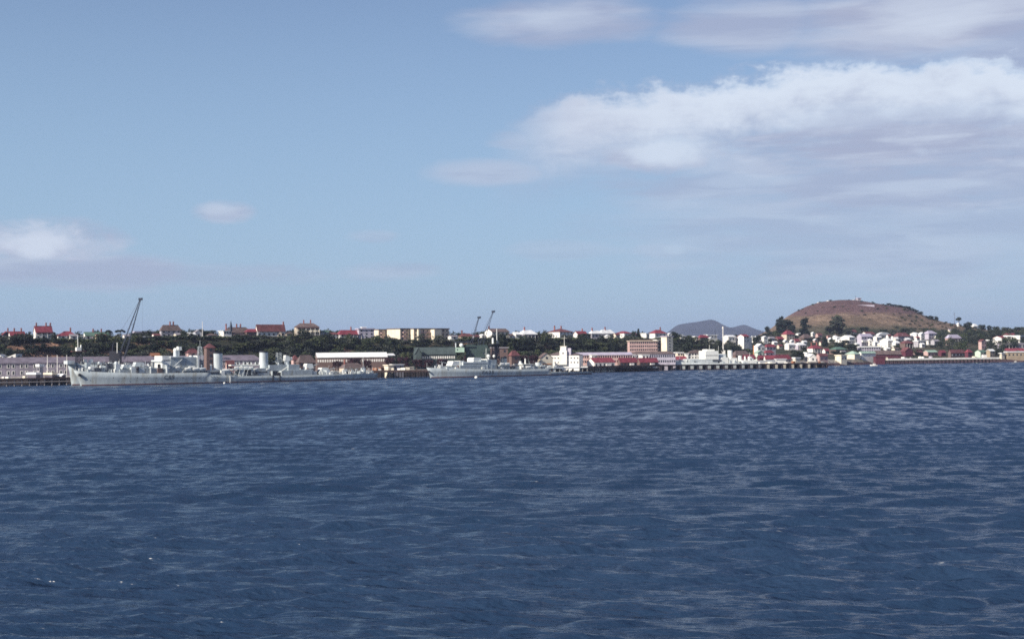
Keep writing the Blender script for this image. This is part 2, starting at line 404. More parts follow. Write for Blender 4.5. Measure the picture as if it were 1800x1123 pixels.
def build_water():
    dr = [30.0]
    while dr[-1] < 1350:
        d = dr[-1]; dr.append(d + max(.34, min(5.0, d * d / 36000)))
    rad = np.array(dr + [1600, 2200, 3500, 6000, 10500.]); step = np.gradient(rad)
    ang = np.linspace(R(-27), R(27), 800)
    RR, AA = np.meshgrid(rad, ang, indexing='ij'); ST = np.repeat(step[:, None], len(ang), 1)
    cs = RR * (ang[1] - ang[0])
    X = RR * np.sin(AA); Y = RR * np.cos(AA); Z = np.zeros_like(X); DX = np.zeros_like(X); DY = np.zeros_like(X)
    env = 1 + .45 * vnoise(X, Y, 60, 11) + .35 * vnoise(X, Y, 23, 12)
    for L, a, A, ph in WAVES:
        kx, ky = math.cos(a) * 6.2832 / L, math.sin(a) * 6.2832 / L
        fade = np.clip((L / np.maximum(ST, cs) - 2.5) / 2.5, 0, 1)
        w = kx * X + ky * Y + ph
        Z += A * env * fade * np.sin(w); DX += A * env * fade * .45 * math.cos(a) * np.cos(w); DY += A * env * fade * .45 * math.sin(a) * np.cos(w)
    X0, Y0 = X.copy(), Y.copy(); X = X + DX; Y = Y + DY
    foam = np.zeros_like(X)
    for u, v, s in CAPS:
        d = ray(u, v); k = -CAM_Z / d.z; cx, cy = d.x * k, d.y * k
        for q in range(6):
            ox, oy = _r.normal() * s * (.35 + cy / 700), _r.normal() * (.25 + cy / 400); sx = s * (.16 + .22 * _r.rand()) * (1 + cy / 500); wy = .13 + cy / 1100
            foam = np.maximum(foam, (.4 + .4 * _r.rand()) * np.exp(-(((X0 - cx - ox) / sx) ** 2 + ((Y0 - cy - oy) / wy) ** 2)))
    nr, na = X.shape
    v = np.stack([X, Y, Z], -1).reshape(-1, 3); i = np.arange(nr - 1)[:, None] * na + np.arange(na - 1)[None]
    f = np.stack([i, i + na, i + na + 1, i + 1], -1).reshape(-1, 4)
    # the rest of the harbour, coarse
    a2 = np.linspace(R(27), R(333), 110); r2 = np.array([1e-3, 30, 60, 120, 250, 500, 900, 1600, 3500, 6000, 10500.])
    R2, A2 = np.meshgrid(r2, a2, indexing='ij')
    v2 = np.stack([R2 * np.sin(A2), R2 * np.cos(A2), R2 * 0], -1).reshape(-1, 3); n2 = len(a2)
    j = np.arange(len(r2) - 1)[:, None] * n2 + np.arange(n2 - 1)[None] + len(v)
    f2 = np.stack([j, j + n2, j + n2 + 1, j + 1], -1).reshape(-1, 4)
    # wedge nearest the camera
    a3 = np.linspace(R(-27), R(27), 20); v3 = np.stack([np.concatenate([a3 * 0, 30 * np.sin(a3)]), np.concatenate([a3 * 0, 30 * np.cos(a3)]), np.zeros(40)], -1)
    q = np.arange(19) + len(v) + len(v2); f3 = np.stack([q, q + 20, q + 21, q + 1], -1)
    me = np_mesh('water', np.concatenate([v, v2, v3]), np.concatenate([f, f2, f3]))
    at = me.attributes.new('foam', 'FLOAT', 'POINT'); at.data.foreach_set('value', np.concatenate([foam.ravel(), np.zeros(len(v2) + 40)]).astype(np.float32))
    m = bpy.data.materials.new('water'); m.use_nodes = True; t = m.node_tree; N.tree = t; b = t.nodes['Principled BSDF']
    b.inputs['Roughness'].default_value = .10; b.inputs['IOR'].default_value = 1.333; b.inputs['Specular IOR Level'].default_value = .5
    g = t.nodes.new('ShaderNodeNewGeometry'); P = g.outputs['Position']
    sp = t.nodes.new('ShaderNodeSeparateXYZ'); t.links.new(P, sp.inputs[0]); x, y = N(sp.outputs[0]), N(sp.outputs[1])
    rx = x * .97 - y * .22; ry = x * .22 + y * .97
    n1 = noise(combine(rx * .34, ry * 1.0, 0), 1.2, 3, .55); n2_ = noise(combine(rx * .34, ry, 3.), .36, 4, .6); n3 = noise(combine(rx * .32, ry, 7.), 2.6, 2, .5)
    n4 = noise(combine(rx * .45, ry, 1.), .085, 4, .6)
    gust = noise(combine(x * .35, y, 5.), .012, 4, .55)
    # a squall line of steeper ripples in front of the wharf on the left
    yy = y + x * .28 + (n4 - .5) * 90 + (gust - .5) * 150
    band = smooth(yy, 360, 440) * smooth(yy, 560, 470) * smooth(x, 60, -90) * .55
    h = n1 * .95 + n2_ * 1.05 + n3 * .17 + n4 * 2.0
    bp = t.nodes.new('ShaderNodeBump'); bp.inputs['Distance'].default_value = 1.0
    st = (gust * .5 + .36) + band * .5
    st = st * (1.0 - smooth(y, 110, 300) * .82)
    t.links.new(st.s, bp.inputs['Strength']); t.links.new(h.s, bp.inputs['Height']); 
    # ripples too small for the mesh: tilt the normal at random, the more the farther away
    far = .25 + .75 * smooth(y, 80, 230)
    nc = t.nodes.new('ShaderNodeTexNoise'); nc.inputs['Scale'].default_value = 1.0; nc.inputs['Detail'].default_value = 3
    t.links.new(combine(rx * .4, ry * .8, 2.0), nc.inputs['Vector'])
    nb = t.nodes.new('ShaderNodeTexNoise'); nb.inputs['Scale'].default_value = 1.0; nb.inputs['Detail'].default_value = 3
    t.links.new(combine(rx * .26, ry * .085, 8.0), nb.inputs['Vector'])
    def vm(op, a, b_, sc_=None):
        n = t.nodes.new('ShaderNodeVectorMath'); n.operation = op
        t.links.new(a, n.inputs[0])
        if b_ is not None:
            if isinstance(b_, tuple): n.inputs[1].default_value = b_
            else: t.links.new(b_, n.inputs[1])
        if sc_ is not None: t.links.new(sc_.s, n.inputs['Scale'])
        return n.outputs[0]
    sa = t.nodes.new('ShaderNodeSeparateColor'); t.links.new(nc.outputs['Color'], sa.inputs[0]); sb = t.nodes.new('ShaderNodeSeparateColor'); t.links.new(nb.outputs['Color'], sb.inputs[0])
    mid = noise(combine(rx * .55, ry * .34, 4.0), 1.0, 4, .62)
    fm = smooth(y, 480, 240)
    big = (N(sb.outputs[1]) - .5) * (1.0 - fm * .8) + (mid - .5) * fm
    tx = (N(sa.outputs[0]) - .5) * .5 + (N(sb.outputs[0]) - .5) * .5
    chop = noise(combine(rx * 1.1, ry * 2.3, 6.0), 1.0, 3, .55)
    tex = (N(sa.outputs[1]) - .5) * .45 + big * (far * .75 + .5) + (n4 - .5) * .3 + (gust - .5) * .5 + (chop - .5) * smooth(y, 380, 120) * .95
    ty = N.op('MAXIMUM', far * .22 + tex + .0, far * .06 - .25 * smooth(y, 260, 120))
    v_ = combine(tx * (far * .6 + .4), (ty + band * .2) * -1.0, 0.0)
    nn = vm('NORMALIZE', vm('ADD', bp.outputs[0], v_), None)
    t.links.new(nn, b.inputs['Normal'])
    fa = t.nodes.new('ShaderNodeAttribute'); fa.attribute_name = 'foam'
    fo = smooth(N(fa.outputs['Fac']) * (.35 + n3 * 1.3) - (1 - n1) * .5, .18, .42)
    deep = mixc(smooth(gust, .35, .65), WATER_A, WATER_B)
    deep = mixc(band, deep, (.006, .020, .075))  # the band's darker reflection is put into the base colour too
    t.links.new(mixc(fo * .45, deep, (.62, .64, .62)), b.inputs['Base Color'])
    t.links.new((fo * .6 + .16).s, b.inputs['Roughness'])
    me.materials.append(m); link('water', me, kind='structure')
WATER_A = (.012, .029, .062); WATER_B = (.018, .038, .077)

def build_far_island():
    sil = [(1000, 604), (1100, 603), (1130, 598), (1150, 592), (1165, 587), (1175, 581), (1185, 573), (1192, 569), (1205, 566.5), (1225, 564), (1240, 561), (1250, 559.5), (1257, 561), (1265, 566),
           (1275, 571), (1284, 574), (1292, 573), (1300, 570.5), (1308, 569), (1315, 571), (1325, 577), (1340, 580), (1370, 589), (1420, 600), (1500, 604), (1600, 604)]
    Yc = 9000.; us = np.linspace(1000, 1600, 160); xs = (us - 900) / F * Yc; ys = Yc + np.linspace(-1900, 900, 60)
    XX, YY = np.meshgrid(xs, ys); U = 900 + F * XX / Yc
    zt = CAM_Z + (hor(U) - np.interp(U, [p[0] for p in sil], [p[1] for p in sil])) * Yc / F
    r = np.where(YY < Yc, (Yc - YY) / 1900, (YY - Yc) / 900); fall = np.clip(1 - r, 0, 1) ** 1.15
    Z = -2 + (zt + 2 - 6) * fall + 9 * vnoise(XX, YY, 900, 31) * fall * (1 - fall) * 3 + 3 * vnoise(XX, YY, 260, 32) * fall
    v = np.stack([XX, YY, Z], -1).reshape(-1, 3); nx = len(xs); i = np.arange(len(ys) - 1)[:, None] * nx + np.arange(nx - 1)[None]
    me = np_mesh('distant_hills', v, np.stack([i, i + 1, i + nx + 1, i + nx], -1).reshape(-1, 4))
    me.materials.append(mat('far_bush', (.03, .034, .042), .95, .3, .004)); link('distant_hills', me, kind='structure')

def build_haze():
    o = MB().box(-13000, 13000, -11500, 12500, -5, 190).mesh('haze', mat('haze', (1, 1, 1)))
    m = MATS['haze']; t = m.node_tree; t.nodes.clear()
    v = t.nodes.new('ShaderNodeVolumePrincipled'); v.inputs['Color'].default_value = (.58, .68, .98, 1); v.inputs['Density'].default_value = HAZE; v.inputs['Anisotropy'].default_value = .1
    out = t.nodes.new('ShaderNodeOutputMaterial'); t.links.new(v.outputs[0], out.inputs['Volume'])
    ob = link('haze', o, kind='stuff'); tag(ob, 'pale blue sea haze lying over the harbour and the far hills', 'haze')
    ob['kind'] = 'stuff'
HAZE = 0.00006
build_water(); build_ground(); build_far_island(); build_haze()
# ------------------------------------------------------------------ shared small pieces
WIN = {}
def window_mesh(w, h, m='glass'):
    k = (round(w, 1), round(h, 1), m)
    if k not in WIN:
        b = MB(); b.box(-w / 2, w / 2, -.07, 0.03, 0, h); WIN[k] = b.mesh('window', m)
    return WIN[k]
def put_window(root, x, y, z, w, h, side='front', m='glass', name='window'):
    o = bpy.data.objects.new(name, window_mesh(w, h, m)); col.objects.link(o); o.parent = root
    o.location = (x, y, z); o.rotation_euler = (0, 0, {'front': 0, 'left': -math.pi / 2, 'right': math.pi / 2}[side]); return o

def roof_mesh(kind, w, d, h, oh=.5):
    b = MB(); x0, x1, y0, y1 = -w / 2 - oh, w / 2 + oh, -d / 2 - oh, d / 2 + oh; e = -.12
    if kind == 'hip':
        r = max(.3, (w - d) / 2) if w > d else .3; q = max(.0, (d - w) / 2) if d > w else 0
        b.add([(x0, y0, e), (x1, y0, e), (x1, y1, e), (x0, y1, e), (-r, -q, h), (r, -q, h), (r, q + .01, h), (-r, q + .01, h)],
              [(3, 2, 1, 0), (0, 1, 5, 4), (1, 2, 6, 5), (2, 3, 7, 6), (3, 0, 4, 7), (4, 5, 6, 7)])
    elif kind in ('gx', 'gy'):
        t = .28
        if kind == 'gx': poly = [(y0, e), (0, h), (y1, e), (y1, e + t), (0, h + t), (y0, e + t)]
        else: poly = [(x0, e), (0, h), (x1, e), (x1, e + t), (0, h + t), (x0, e + t)]
        a0, a1 = (x0 + .25, x1 - .25) if kind == 'gx' else (y0 + .25, y1 - .25)
        n = 6; f = []
        P = lambda p, a: (a, p[0], p[1]) if kind == 'gx' else (p[0], a, p[1])
        vs = [P(p, a0) for p in poly] + [P(p, a1) for p in poly]
        f += [(i, (i + 1) % n, n + (i + 1) % n, n + i) for i in range(n)] + [(0, 1, 4, 5), (1, 2, 3, 4), (6, 7, 10, 11), (7, 8, 9, 10)]
        b.add(vs, f)
    elif kind == 'arch':
        n = 9; pts = [(x0 + (x1 - x0) * i / (n - 1), e + (h - e) * math.sin(math.pi * i / (n - 1)) ** .7) for i in range(n)]
        b.prism(pts, y0, y1)
    else:
        b.box(x0, x1, y0, y1, 0.002, max(.35, h))
    return b
def wall_mesh(kind, w, d, h, rh, found):
    b = MB(); x0, x1, y0, y1 = -w / 2, w / 2, -d / 2, d / 2
    if kind == 'gx': 
        poly = [(y0, -found), (y1, -found), (y1, h), (0, h + rh - .05), (y0, h)]; n = 5
        vs = [(x0, p[0], p[1]) for p in poly] + [(x1, p[0], p[1]) for p in poly]
        b.add(vs, [tuple(range(n)), tuple(range(n, 2 * n))[::-1]] + [(i, n + i, n + (i + 1) % n, (i + 1) % n) for i in range(n)])
    elif kind == 'gy': b.prism([(x0, -found), (x1, -found), (x1, h), (0, h + rh - .05), (x0, h)], y0, y1)
    else: b.box(x0, x1, y0, y1, -found, h)
    return b

def BASE_Y(u): return float(np.interp(u, [0, 300, 600, 700, 800, 1000, 1150, 1250, 1320], [840, 855, 900, 948, 955, 965, 1005, 1075, 1110]))
def house(u0, u1, yr, ye, yb, kind, roof, wall, label, fl=.28, Y=None, chim=(), th=34, name='house', cat='house', group=None, win=True, frontwall=None,
          veranda=None, dmax=16, storeys=None, winm='glass', winkw=None, sidewin=False, band=None):
    uc = (u0 + u1) / 2
    if Y is None: Y = hit(uc, yb) or 1150
    elif uc < 1325 and yb < 603 and name == 'house' or name == 'apartment_block':
        lo = float(bluff(uc)[1]) + 8; Y = lo + max(0, Y - BASE_Y(uc)) * .8
    W = (u1 - u0) * Y / F; a = R(th)
    if abs(th) < 4: w = W; d = min(dmax, max(6, W * .6))
    else:
        w = (1 - fl) * W / math.cos(a); d = fl * W / abs(math.sin(a)); d = min(max(d, 2.5), dmax * 1.6)
    p = pos(uc, yb, Y); sH = (yb - ye) * Y / F; rh = max(.3, (ye - yr) * Y / F)
    root = thing(name, label, cat, (p.x, Y + d * .5, p.z), a, group)
    found = max(1.0, p.z - hz(p.x, Y + d * .5) + 2.5)
    wall_mesh(kind, w, d, sH, rh, found).obj('wall', wall, root)
    ro = roof_mesh(kind, w, d, rh).obj('roof', roof, root); ro.location = (0, 0, sH)
    for cu in chim:
        cx = max(-w / 2 + .6, min(w / 2 - .6, (cu - uc) * Y / F / max(.5, math.cos(a)))); b = MB()
        top = rh + 1.9; b.box(cx - .33, cx + .33, -.4, .4, 0.15, top); b.box(cx - .43, cx + .43, -.5, .5, top - .35, top - .1); b.cyl(cx - .18, 0, top, top + .45, .14, n=6); b.cyl(cx + .2, 0, top, top + .45, .14, n=6)
        b.obj('chimney', 'brick', ro)
    if win and sH > 1.6:
        st = storeys or max(1, int(round(sH / 3.1))); fh = sH / st; wh = min(1.5, fh * .5); ww = 1.25
        n = max(1, int(w / 3.2)); n = min(n, 14) if winkw is None else winkw
        for s_ in range(st):
            for i in range(n):
                put_window(root, -w / 2 + w * (i + .5) / n, -d / 2, s_ * fh + fh * .34, min(ww, w / n * .6), wh, 'front', winm)
            if (sidewin or (d > 9 and s_ == 0)) and abs(th) > 4:
                m_ = max(1, int(d / 4.5))
                for i in range(m_): put_window(root, -w / 2 if a > 0 else w / 2, -d / 2 + d * (i + .5) / m_, s_ * fh + fh * .34, .95, wh * .9, 'left' if a > 0 else 'right', winm)
    if veranda:
        b = MB(); b.box(-w / 2, w / 2, -d / 2 - 2.2, -d / 2 - .01, sH * .86, sH * .86 + .2); b.obj('veranda_roof', veranda, root)
        for i in range(max(3, int(w / 3)) + 1):
            n_ = max(3, int(w / 3)); x = -w / 2 + .1 + (w - .2) * i / n_
            q = MB().box(x - .11, x + .11, -d / 2 - 2.1, -d / 2 - 1.9, -found * .5, sH * .86); q.obj('post', 'white_paint', root)
    if band:
        MB().box(-w / 2, w / 2, -d / 2 - 1.4, -d / 2 - .01, sH * .42, sH * .62).obj('balcony', band, root)
    return root

# ------------------------------------------------------------------ trees
def leaf_cloud(b, r, cx, cy, cz, sx, sz, n, s):
    P = r.normal(size=(n, 3)); P /= np.linalg.norm(P, axis=1)[:, None]; P *= (r.rand(n) ** .33)[:, None]
    for p in P:
        c = np.array([cx + p[0] * sx, cy + p[1] * sx, cz + p[2] * sz])
        a = r.normal(size=3); a /= np.linalg.norm(a); q = np.cross(a, r.normal(size=3)); q /= np.linalg.norm(q)
        k = s * (.6 + .8 * r.rand()); a = a * k; q = q * k * .7
        b.add([c - a - q * .3, c - q, c + a + q * .2, c + q], [(0, 1, 2, 3)])
TREES = {}
def tree_proto(kind, leaf, seed):
    key = (kind, leaf, seed)
    if key in TREES: return TREES[key]
    r = np.random.RandomState(seed * 13 + len(kind)); b = MB(); tr = MB()
    if kind == 'round':
        for k in range(34):
            a = r.rand() * 6.28; rr = .36 * math.sqrt(r.rand()); zz = .30 + .60 * r.rand() * (1 - rr)
            leaf_cloud(b, r, rr * math.cos(a), rr * math.sin(a), zz, .10 + .09 * r.rand(), .07 + .06 * r.rand(), 34, .040)
        tr.cyl(0, 0, -.15, .5, .045, n=7, rx1=.02)
        for k in range(5): a = k * 1.26; tr.bar((0, 0, .22), (.24 * math.cos(a), .24 * math.sin(a), .58), .016)
    elif kind == 'tall':
        for k in range(34):
            a = r.rand() * 6.28; zz = .12 + .82 * r.rand(); rr = .32 * (1 - abs(zz - .45) * 1.1) * r.rand() ** .5
            leaf_cloud(b, r, rr * math.cos(a), rr * math.sin(a), zz, .13, .07, 34, .045)
        tr.cyl(0, 0, -.15, .8, .05, n=7, rx1=.015)
    elif kind == 'umbrella':
        for k in range(26):
            a = r.rand() * 6.28; rr = .44 * math.sqrt(r.rand()); zz = .72 + .16 * (1 - (rr / .44) ** 2) + .04 * r.rand()
            leaf_cloud(b, r, rr * math.cos(a), rr * math.sin(a), zz, .10, .07, 34, .036)
        tr.cyl(0, 0, -.1, .7, .035, n=7, rx1=.022)
        for k in range(5): a = k * 1.26; tr.bar((0, 0, .5), (.3 * math.cos(a), .3 * math.sin(a), .74), .013)
    elif kind == 'conifer':
        for t in range(9):
            zz = .14 + .84 * t / 9; rad = .42 * (1 - t / 9.5)
            for k in range(7):
                a = k * .9 + t * .6 + r.rand() * .3
                for q in (.45, .85): leaf_cloud(b, r, rad * q * math.cos(a), rad * q * math.sin(a), zz - q * .02, .07 + .06 * rad, .025, 11, .045)
        tr.cyl(0, 0, -.1, .99, .03, n=6, rx1=.006)
    P = (b.mesh('crown', leaf), tr.mesh('trunk', 'bark')); TREES[key] = P; return P
TREE_N = {}
def tree(X, Y, Z, w, h, kind, leaf, seed, label, name=None, group=None, rz=None):
    name = name or {'round': 'tree', 'tall': 'tree', 'umbrella': 'umbrella_tree', 'conifer': 'pine_tree'}[kind]
    c, t = tree_proto(kind, leaf, seed)
    o = thing(name, label, 'tree', (X, Y, Z), random.random() * 6.28 if rz is None else rz, group); o.scale = (w, w, h)
    link('crown', c, o); link('trunk', t, o); return o
def tree_px(u0, u1, v0, v1, kind, leaf, label, Y=None, seed=None, group=None):
    uc = (u0 + u1) / 2
    if Y is None: Y = hit(uc, v1) or 1150
    elif uc < 1325 and v1 < 607: Y = float(bluff(uc)[1]) + 2 + max(-14, Y - BASE_Y(uc)) * .8
    p = pos(uc, v1, Y); w = (u1 - u0) * Y / F; h = (v1 - v0) * Y / F
    gz = hz(p.x, Y); drop = max(0, p.z - gz)
    k = {'round': .96, 'tall': .74, 'umbrella': .98, 'conifer': .86}[kind]
    return tree(p.x, Y, min(p.z, gz), w / k * 1.0, h + min(drop, 9), kind, leaf, seed or random.randint(1, 3), label, group=group)
# ------------------------------------------------------------------ wharves
def wharf(label, A, B, width, ztop, thick, gap, deckm, pilem, edgem='timber_dark', rows=2, brace=False, cat='wharf', name='wharf', vis=None, pile_r=.22, fender=None):
    A = Vector(A); B = Vector(B); L = (B - A).length; a = math.atan2(B.y - A.y, B.x - A.x)
    root = thing(name, label, cat, (A.x, A.y, 0), a)
    MB().box(0, L, 0, width, ztop - thick, ztop).obj('deck', deckm, root)
    MB().box(0, L, -.25, -.003, ztop - thick - .15, ztop + .22).obj('edge_beam', edgem, root)
    pm = MB().cyl(0, 0, -3, ztop - thick, pile_r, n=7).mesh('pile', pilem); i = 0; x = .4
    cm = MB().box(0, gap, -.14, .14, -.2, .2).mesh('cross_beam', pilem)
    while x < L:
        if vis is None or vis(x):
            for k in range(rows):
                o = link('pile', pm, root); o.location = (x, .3 + k * (width - .6) / max(1, rows - 1), 0)
            if brace and x + gap < L:
                o = link('cross_beam', cm, root); o.location = (x, .05, ztop - thick - 1.2)
        x += gap
    return root
UW = lambda u, v: (lambda d: (d.x * (-CAM_Z / d.z), d.y * (-CAM_Z / d.z)))(ray(u, v))    # photo point on the water

# ------------------------------------------------------------------ ships
class Ship:
    def __init__(s, name, label, cat, A, B, beam):
        s.A = Vector(A); s.B = Vector(B); d = s.B - s.A; s.L = d.length; s.d = d / s.L; s.beam = beam
        s.root = thing(name, label, cat, (s.A.x, s.A.y, 0), math.atan2(d.y, d.x)); s.hb = beam / 2
    def loc(s, u, v, off=0.0):
        r = ray(u, v); n = Vector((-s.d.y, s.d.x)); O = s.A + n * off
        # O + s*d = t*(rx, ry)
        det = s.d.x * (-r.y) - (-r.x) * s.d.y
        sx = ((-O.x) * (-r.y) - (-r.x) * (-O.y)) / det; t = (s.d.x * (-O.y) - s.d.y * (-O.x)) / det
        return sx, CAM_Z + r.z * t
    def half(s, t, full=1.0, bow=.30, stern=.72):
        t = max(0., min(1., t)); f = math.sin(min(1, t / bow) * math.pi / 2) ** .85
        if t > .7: f *= 1 - (1 - stern) * ((t - .7) / .3) ** 2
        return s.hb * f * full
    def hull(s, prof, m, rake=4.0, boot='boot_red', free=.5):
        st = [(max(0, s.loc(u, v)[0]), s.loc(u, v, -s.hb * .6)[1]) for u, v in prof]
        xs = []; 
        for (a, za), (b, zb) in zip(st[:-1], st[1:]):
            n = max(1, int((b - a) / 2)); xs += [(a + (b - a) * i / n, za + (zb - za) * i / n) for i in range(n)]
        xs.append(st[-1]); s.prof = xs; b = MB(); bt = MB(); rows = []; rb = []
        for x, z in xs:
            t = x / s.L; hd = s.half(t) + .02; xr = x + rake * max(0, 1 - t * 5) ** 2; hw = s.half(max(0, t - .0), .93, .33, .6) * (.92 + .08 * math.sin(min(1, t / .36) * math.pi / 2)) + .015
            zk = z * .55
            side = [(xr, hw * .97, -1.5), (xr, hw, free), (x + (xr - x) * .5, hw + (hd - hw) * .35, zk), (x, hd, z)]
            rows.append([(p[0], -p[1], p[2]) for p in side] + [(p[0], p[1], p[2]) for p in side[::-1]])
            rb.append([(xr, -hw * .97 - .03, -1.5), (xr, -hw - .03, free), (xr, hw + .03, free), (xr, hw * .97 + .03, -1.5)])
        for bb, rr in ((b, rows), (bt, rb)):
            k = len(rr[0]); vs = [p for r_ in rr for p in r_]
            fs = [(i * k + j, (i + 1) * k + j, (i + 1) * k + (j + 1) % k, i * k + (j + 1) % k) for i in range(len(rr) - 1) for j in range(k - 1)]
            fs.append(tuple(range(k))); fs.append(tuple(range((len(rr) - 1) * k, len(rr) * k))[::-1]); bb.add(vs, fs)
        b.obj('hull', m, s.root, smooth_=True); bt.obj('waterline_stripe', boot, s.root)
        dk = MB(); 
        for (x, z), (x2, z2) in zip(xs[:-1], xs[1:]):
            h1, h2 = s.half(x / s.L) * .96, s.half(x2 / s.L) * .96
            dk.add([(x, -h1, z + .03), (x2, -h2, z2 + .03), (x2, h2, z2 + .03), (x, h1, z + .03)], [(0, 1, 2, 3)])
        dk.obj('deck', 'ship_deck', s.root)
    def deckz(s, x):
        return float(np.interp(x, [p[0] for p in s.prof], [p[1] for p in s.prof]))
    def block(s, name, u0, u1, v0, v1, hw, m='ship_grey', off=0.0, parent=None, bevel=0.0):
        x0, _ = s.loc(u0, v1, off - hw); x1, zt = s.loc(u1, v0, off - hw); _, zb = s.loc(u0, v1, off - hw)
        b = MB(); 
        if bevel: b.prism([(x0, zb), (x1, zb), (x1, zt), (x0 + bevel, zt), (x0, zt - bevel)], off - hw, off + hw)
        else: b.box(x0, x1, off - hw, off + hw, min(zb, zt - .3), zt)
        return b.obj(name, m, parent or s.root)
    def tube(s, name, u0, u1, v0, v1, m='ship_grey', hw=None, off=0.0, taper=1.0, cap=None, n=14):
        x0, zb = s.loc(u0, v1, off); x1, zt = s.loc(u1, v0, off); r = (x1 - x0) / 2; cx = (x0 + x1) / 2; ry = hw or r
        o = MB().cyl(cx, off, zb, zt, r, ry, n=n, rx1=r * taper).obj(name, m, s.root, smooth_=False)
        if cap: MB().cyl(cx, off, zt - .15, zt + .55, r * taper * 1.07, ry * taper * 1.07, n=n).obj('funnel_cap', cap, o)
        return o
    def pole(s, name, ub, vb, ut, vt, r=.15, m='ship_white', off=0.0, off2=None):
        x0, z0 = s.loc(ub, vb, off); x1, z1 = s.loc(ut, vt, off if off2 is None else off2)
        return MB().bar((x0, off, z0), (x1, off if off2 is None else off2, z1), r, sides=6).obj(name, m, s.root)
    def lattice(s, name, u0, u1, v0, v1, w0=1.6, w1=.8, m='ship_grey', off=0.0, panels=6, t=.11):
        xa, zb = s.loc((u0 + u1) / 2, v1, off); _, zt = s.loc((u0 + u1) / 2, v0, off); b = MB()
        W0 = w0; W1 = w1
        def cr(k, q):
            w = W0 + (W1 - W0) * k; sx, sy = [(-1, -1), (1, -1), (1, 1), (-1, 1)][q % 4]; return (xa + sx * w, off + sy * w, zb + (zt - zb) * k)
        for q in range(4):
            b.bar(cr(0, q), cr(1, q), t)
            for p in range(panels):
                b.bar(cr(p / panels, q), cr((p + 1) / panels, q + 1), t * .7); b.bar(cr(p / panels, q + 1), cr((p + 1) / panels, q), t * .7); b.bar(cr((p + 1) / panels, q), cr((p + 1) / panels, q + 1), t * .7)
        return b.obj(name, m, s.root)
    def turret(s, u0, u1, v0, v1, barrels=2, left=True, m='ship_white', off=0.0):
        x0, zb = s.loc(u0, v1, off); x1, zt = s.loc(u1, v0, off); w = x1 - x0; h = zt - zb; hw = w * .42; b = MB()
        pts = [(x0, zb + h * .25), (x0 + w * .18, zb + h), (x1 - w * .12, zb + h), (x1, zb + h * .8), (x1, zb + h * .15)]
        if not left: pts = [(x0 + x1 - p[0], p[1]) for p in pts][::-1]
        b.prism(pts[::-1], off - hw, off + hw); o = b.obj('gun_turret', m, s.root)
        MB().cyl((x0 + x1) / 2, off, zb - 1.2, zb + h * .22, hw * .85, n=12).obj('turret_base', 'ship_grey', o)
        for k in range(barrels):
            y = off + (k - (barrels - 1) / 2) * hw * .8; sx = -1 if left else 1; xs = x0 if left else x1
            MB().bar((xs - sx * .6, y, zb + h * .55), (xs + sx * w * .85, y, zb + h * .95), .16, sides=6).obj('gun_barrel', 'ship_grey', o)
        return o
    def boat(s, u0, u1, v0, v1, m='ship_white', off=-6.0):
        x0, zb = s.loc(u0, v1, off); x1, zt = s.loc(u1, v0, off); L = x1 - x0; h = zt - zb; b = MB(); n = 8; vs = []
        for i in range(n + 1):
            t = i / n; w = math.sin(math.pi * min(1, max(0.03, t * .93 + .05))) ** .6 * L * .14
            vs += [(x0 + L * t, off - w, zb + h * .6), (x0 + L * t, off - w * .5, zb), (x0 + L * t, off + w * .5, zb), (x0 + L * t, off + w, zb + h * .6), (x0 + L * t, off, zb + h)]
        fs = [(i * 5 + j, (i + 1) * 5 + j, (i + 1) * 5 + (j + 1) % 5, i * 5 + (j + 1) % 5) for i in range(n) for j in range(5)]
        fs += [(4, 3, 2, 1, 0), tuple(n * 5 + j for j in range(5))]
        return b.add(vs, fs).obj('ship_boat', m, s.root)
    def fittings(s, u0, u1, n, seed, big=1.0, mats=('ship_grey', 'ship_white', 'ship_light', 'black_paint')):
        r = random.Random(seed); bb = {m: MB() for m in mats}
        x0 = s.loc(u0, 655)[0]; x1 = s.loc(u1, 655)[0]
        for k in range(n):
            x = r.uniform(x0, x1); z = s.deckz(x); m = r.choice(mats[:3] * 2 + mats[3:]); h = r.uniform(.5, 1.9) * big; w = r.uniform(.3, 1.2) * big
            y = r.uniform(-1, .6) * s.half(x / s.L) * .85; q = bb[m]
            c = r.random(); h *= r.choice((1, 1, 1.6))
            if c < .5: q.box(x - w, x + w, y - w * .6, y + w * .6, z, z + h)
            elif c < .75: q.cyl(x, y, z, z + h * 1.2, w * .4, n=7); q.sphere(x, y, z + h * 1.2, w * .55, 7, 4)
            else: q.bar((x, y, z), (x + r.uniform(-1, 1), y, z + h * 2.2), .09)
        for m, q in bb.items():
            if q.v: q.obj('deck_fitting', m, s.root, kind='stuff')
    def rail(s, u0, u1, h=1.05):
        x0 = max(s.loc(u0, 655)[0], 1); x1 = min(s.loc(u1, 655)[0], s.L - .5); b = MB(); n = int((x1 - x0) / 2.2)
        P = [(x0 + (x1 - x0) * i / n) for i in range(n + 1)]
        for i, x in enumerate(P):
            y = -s.half(x / s.L) * .97; z = s.deckz(x); b.bar((x, y, z), (x, y, z + h), .03)
            if i: 
                xp = P[i - 1]; yp = -s.half(xp / s.L) * .97; zp = s.deckz(xp)
                for k in (.5, 1.0): b.bar((xp, yp, zp + h * k), (x, y, z + h * k), .025)
        b.obj('railing', 'ship_light', s.root, kind='stuff')
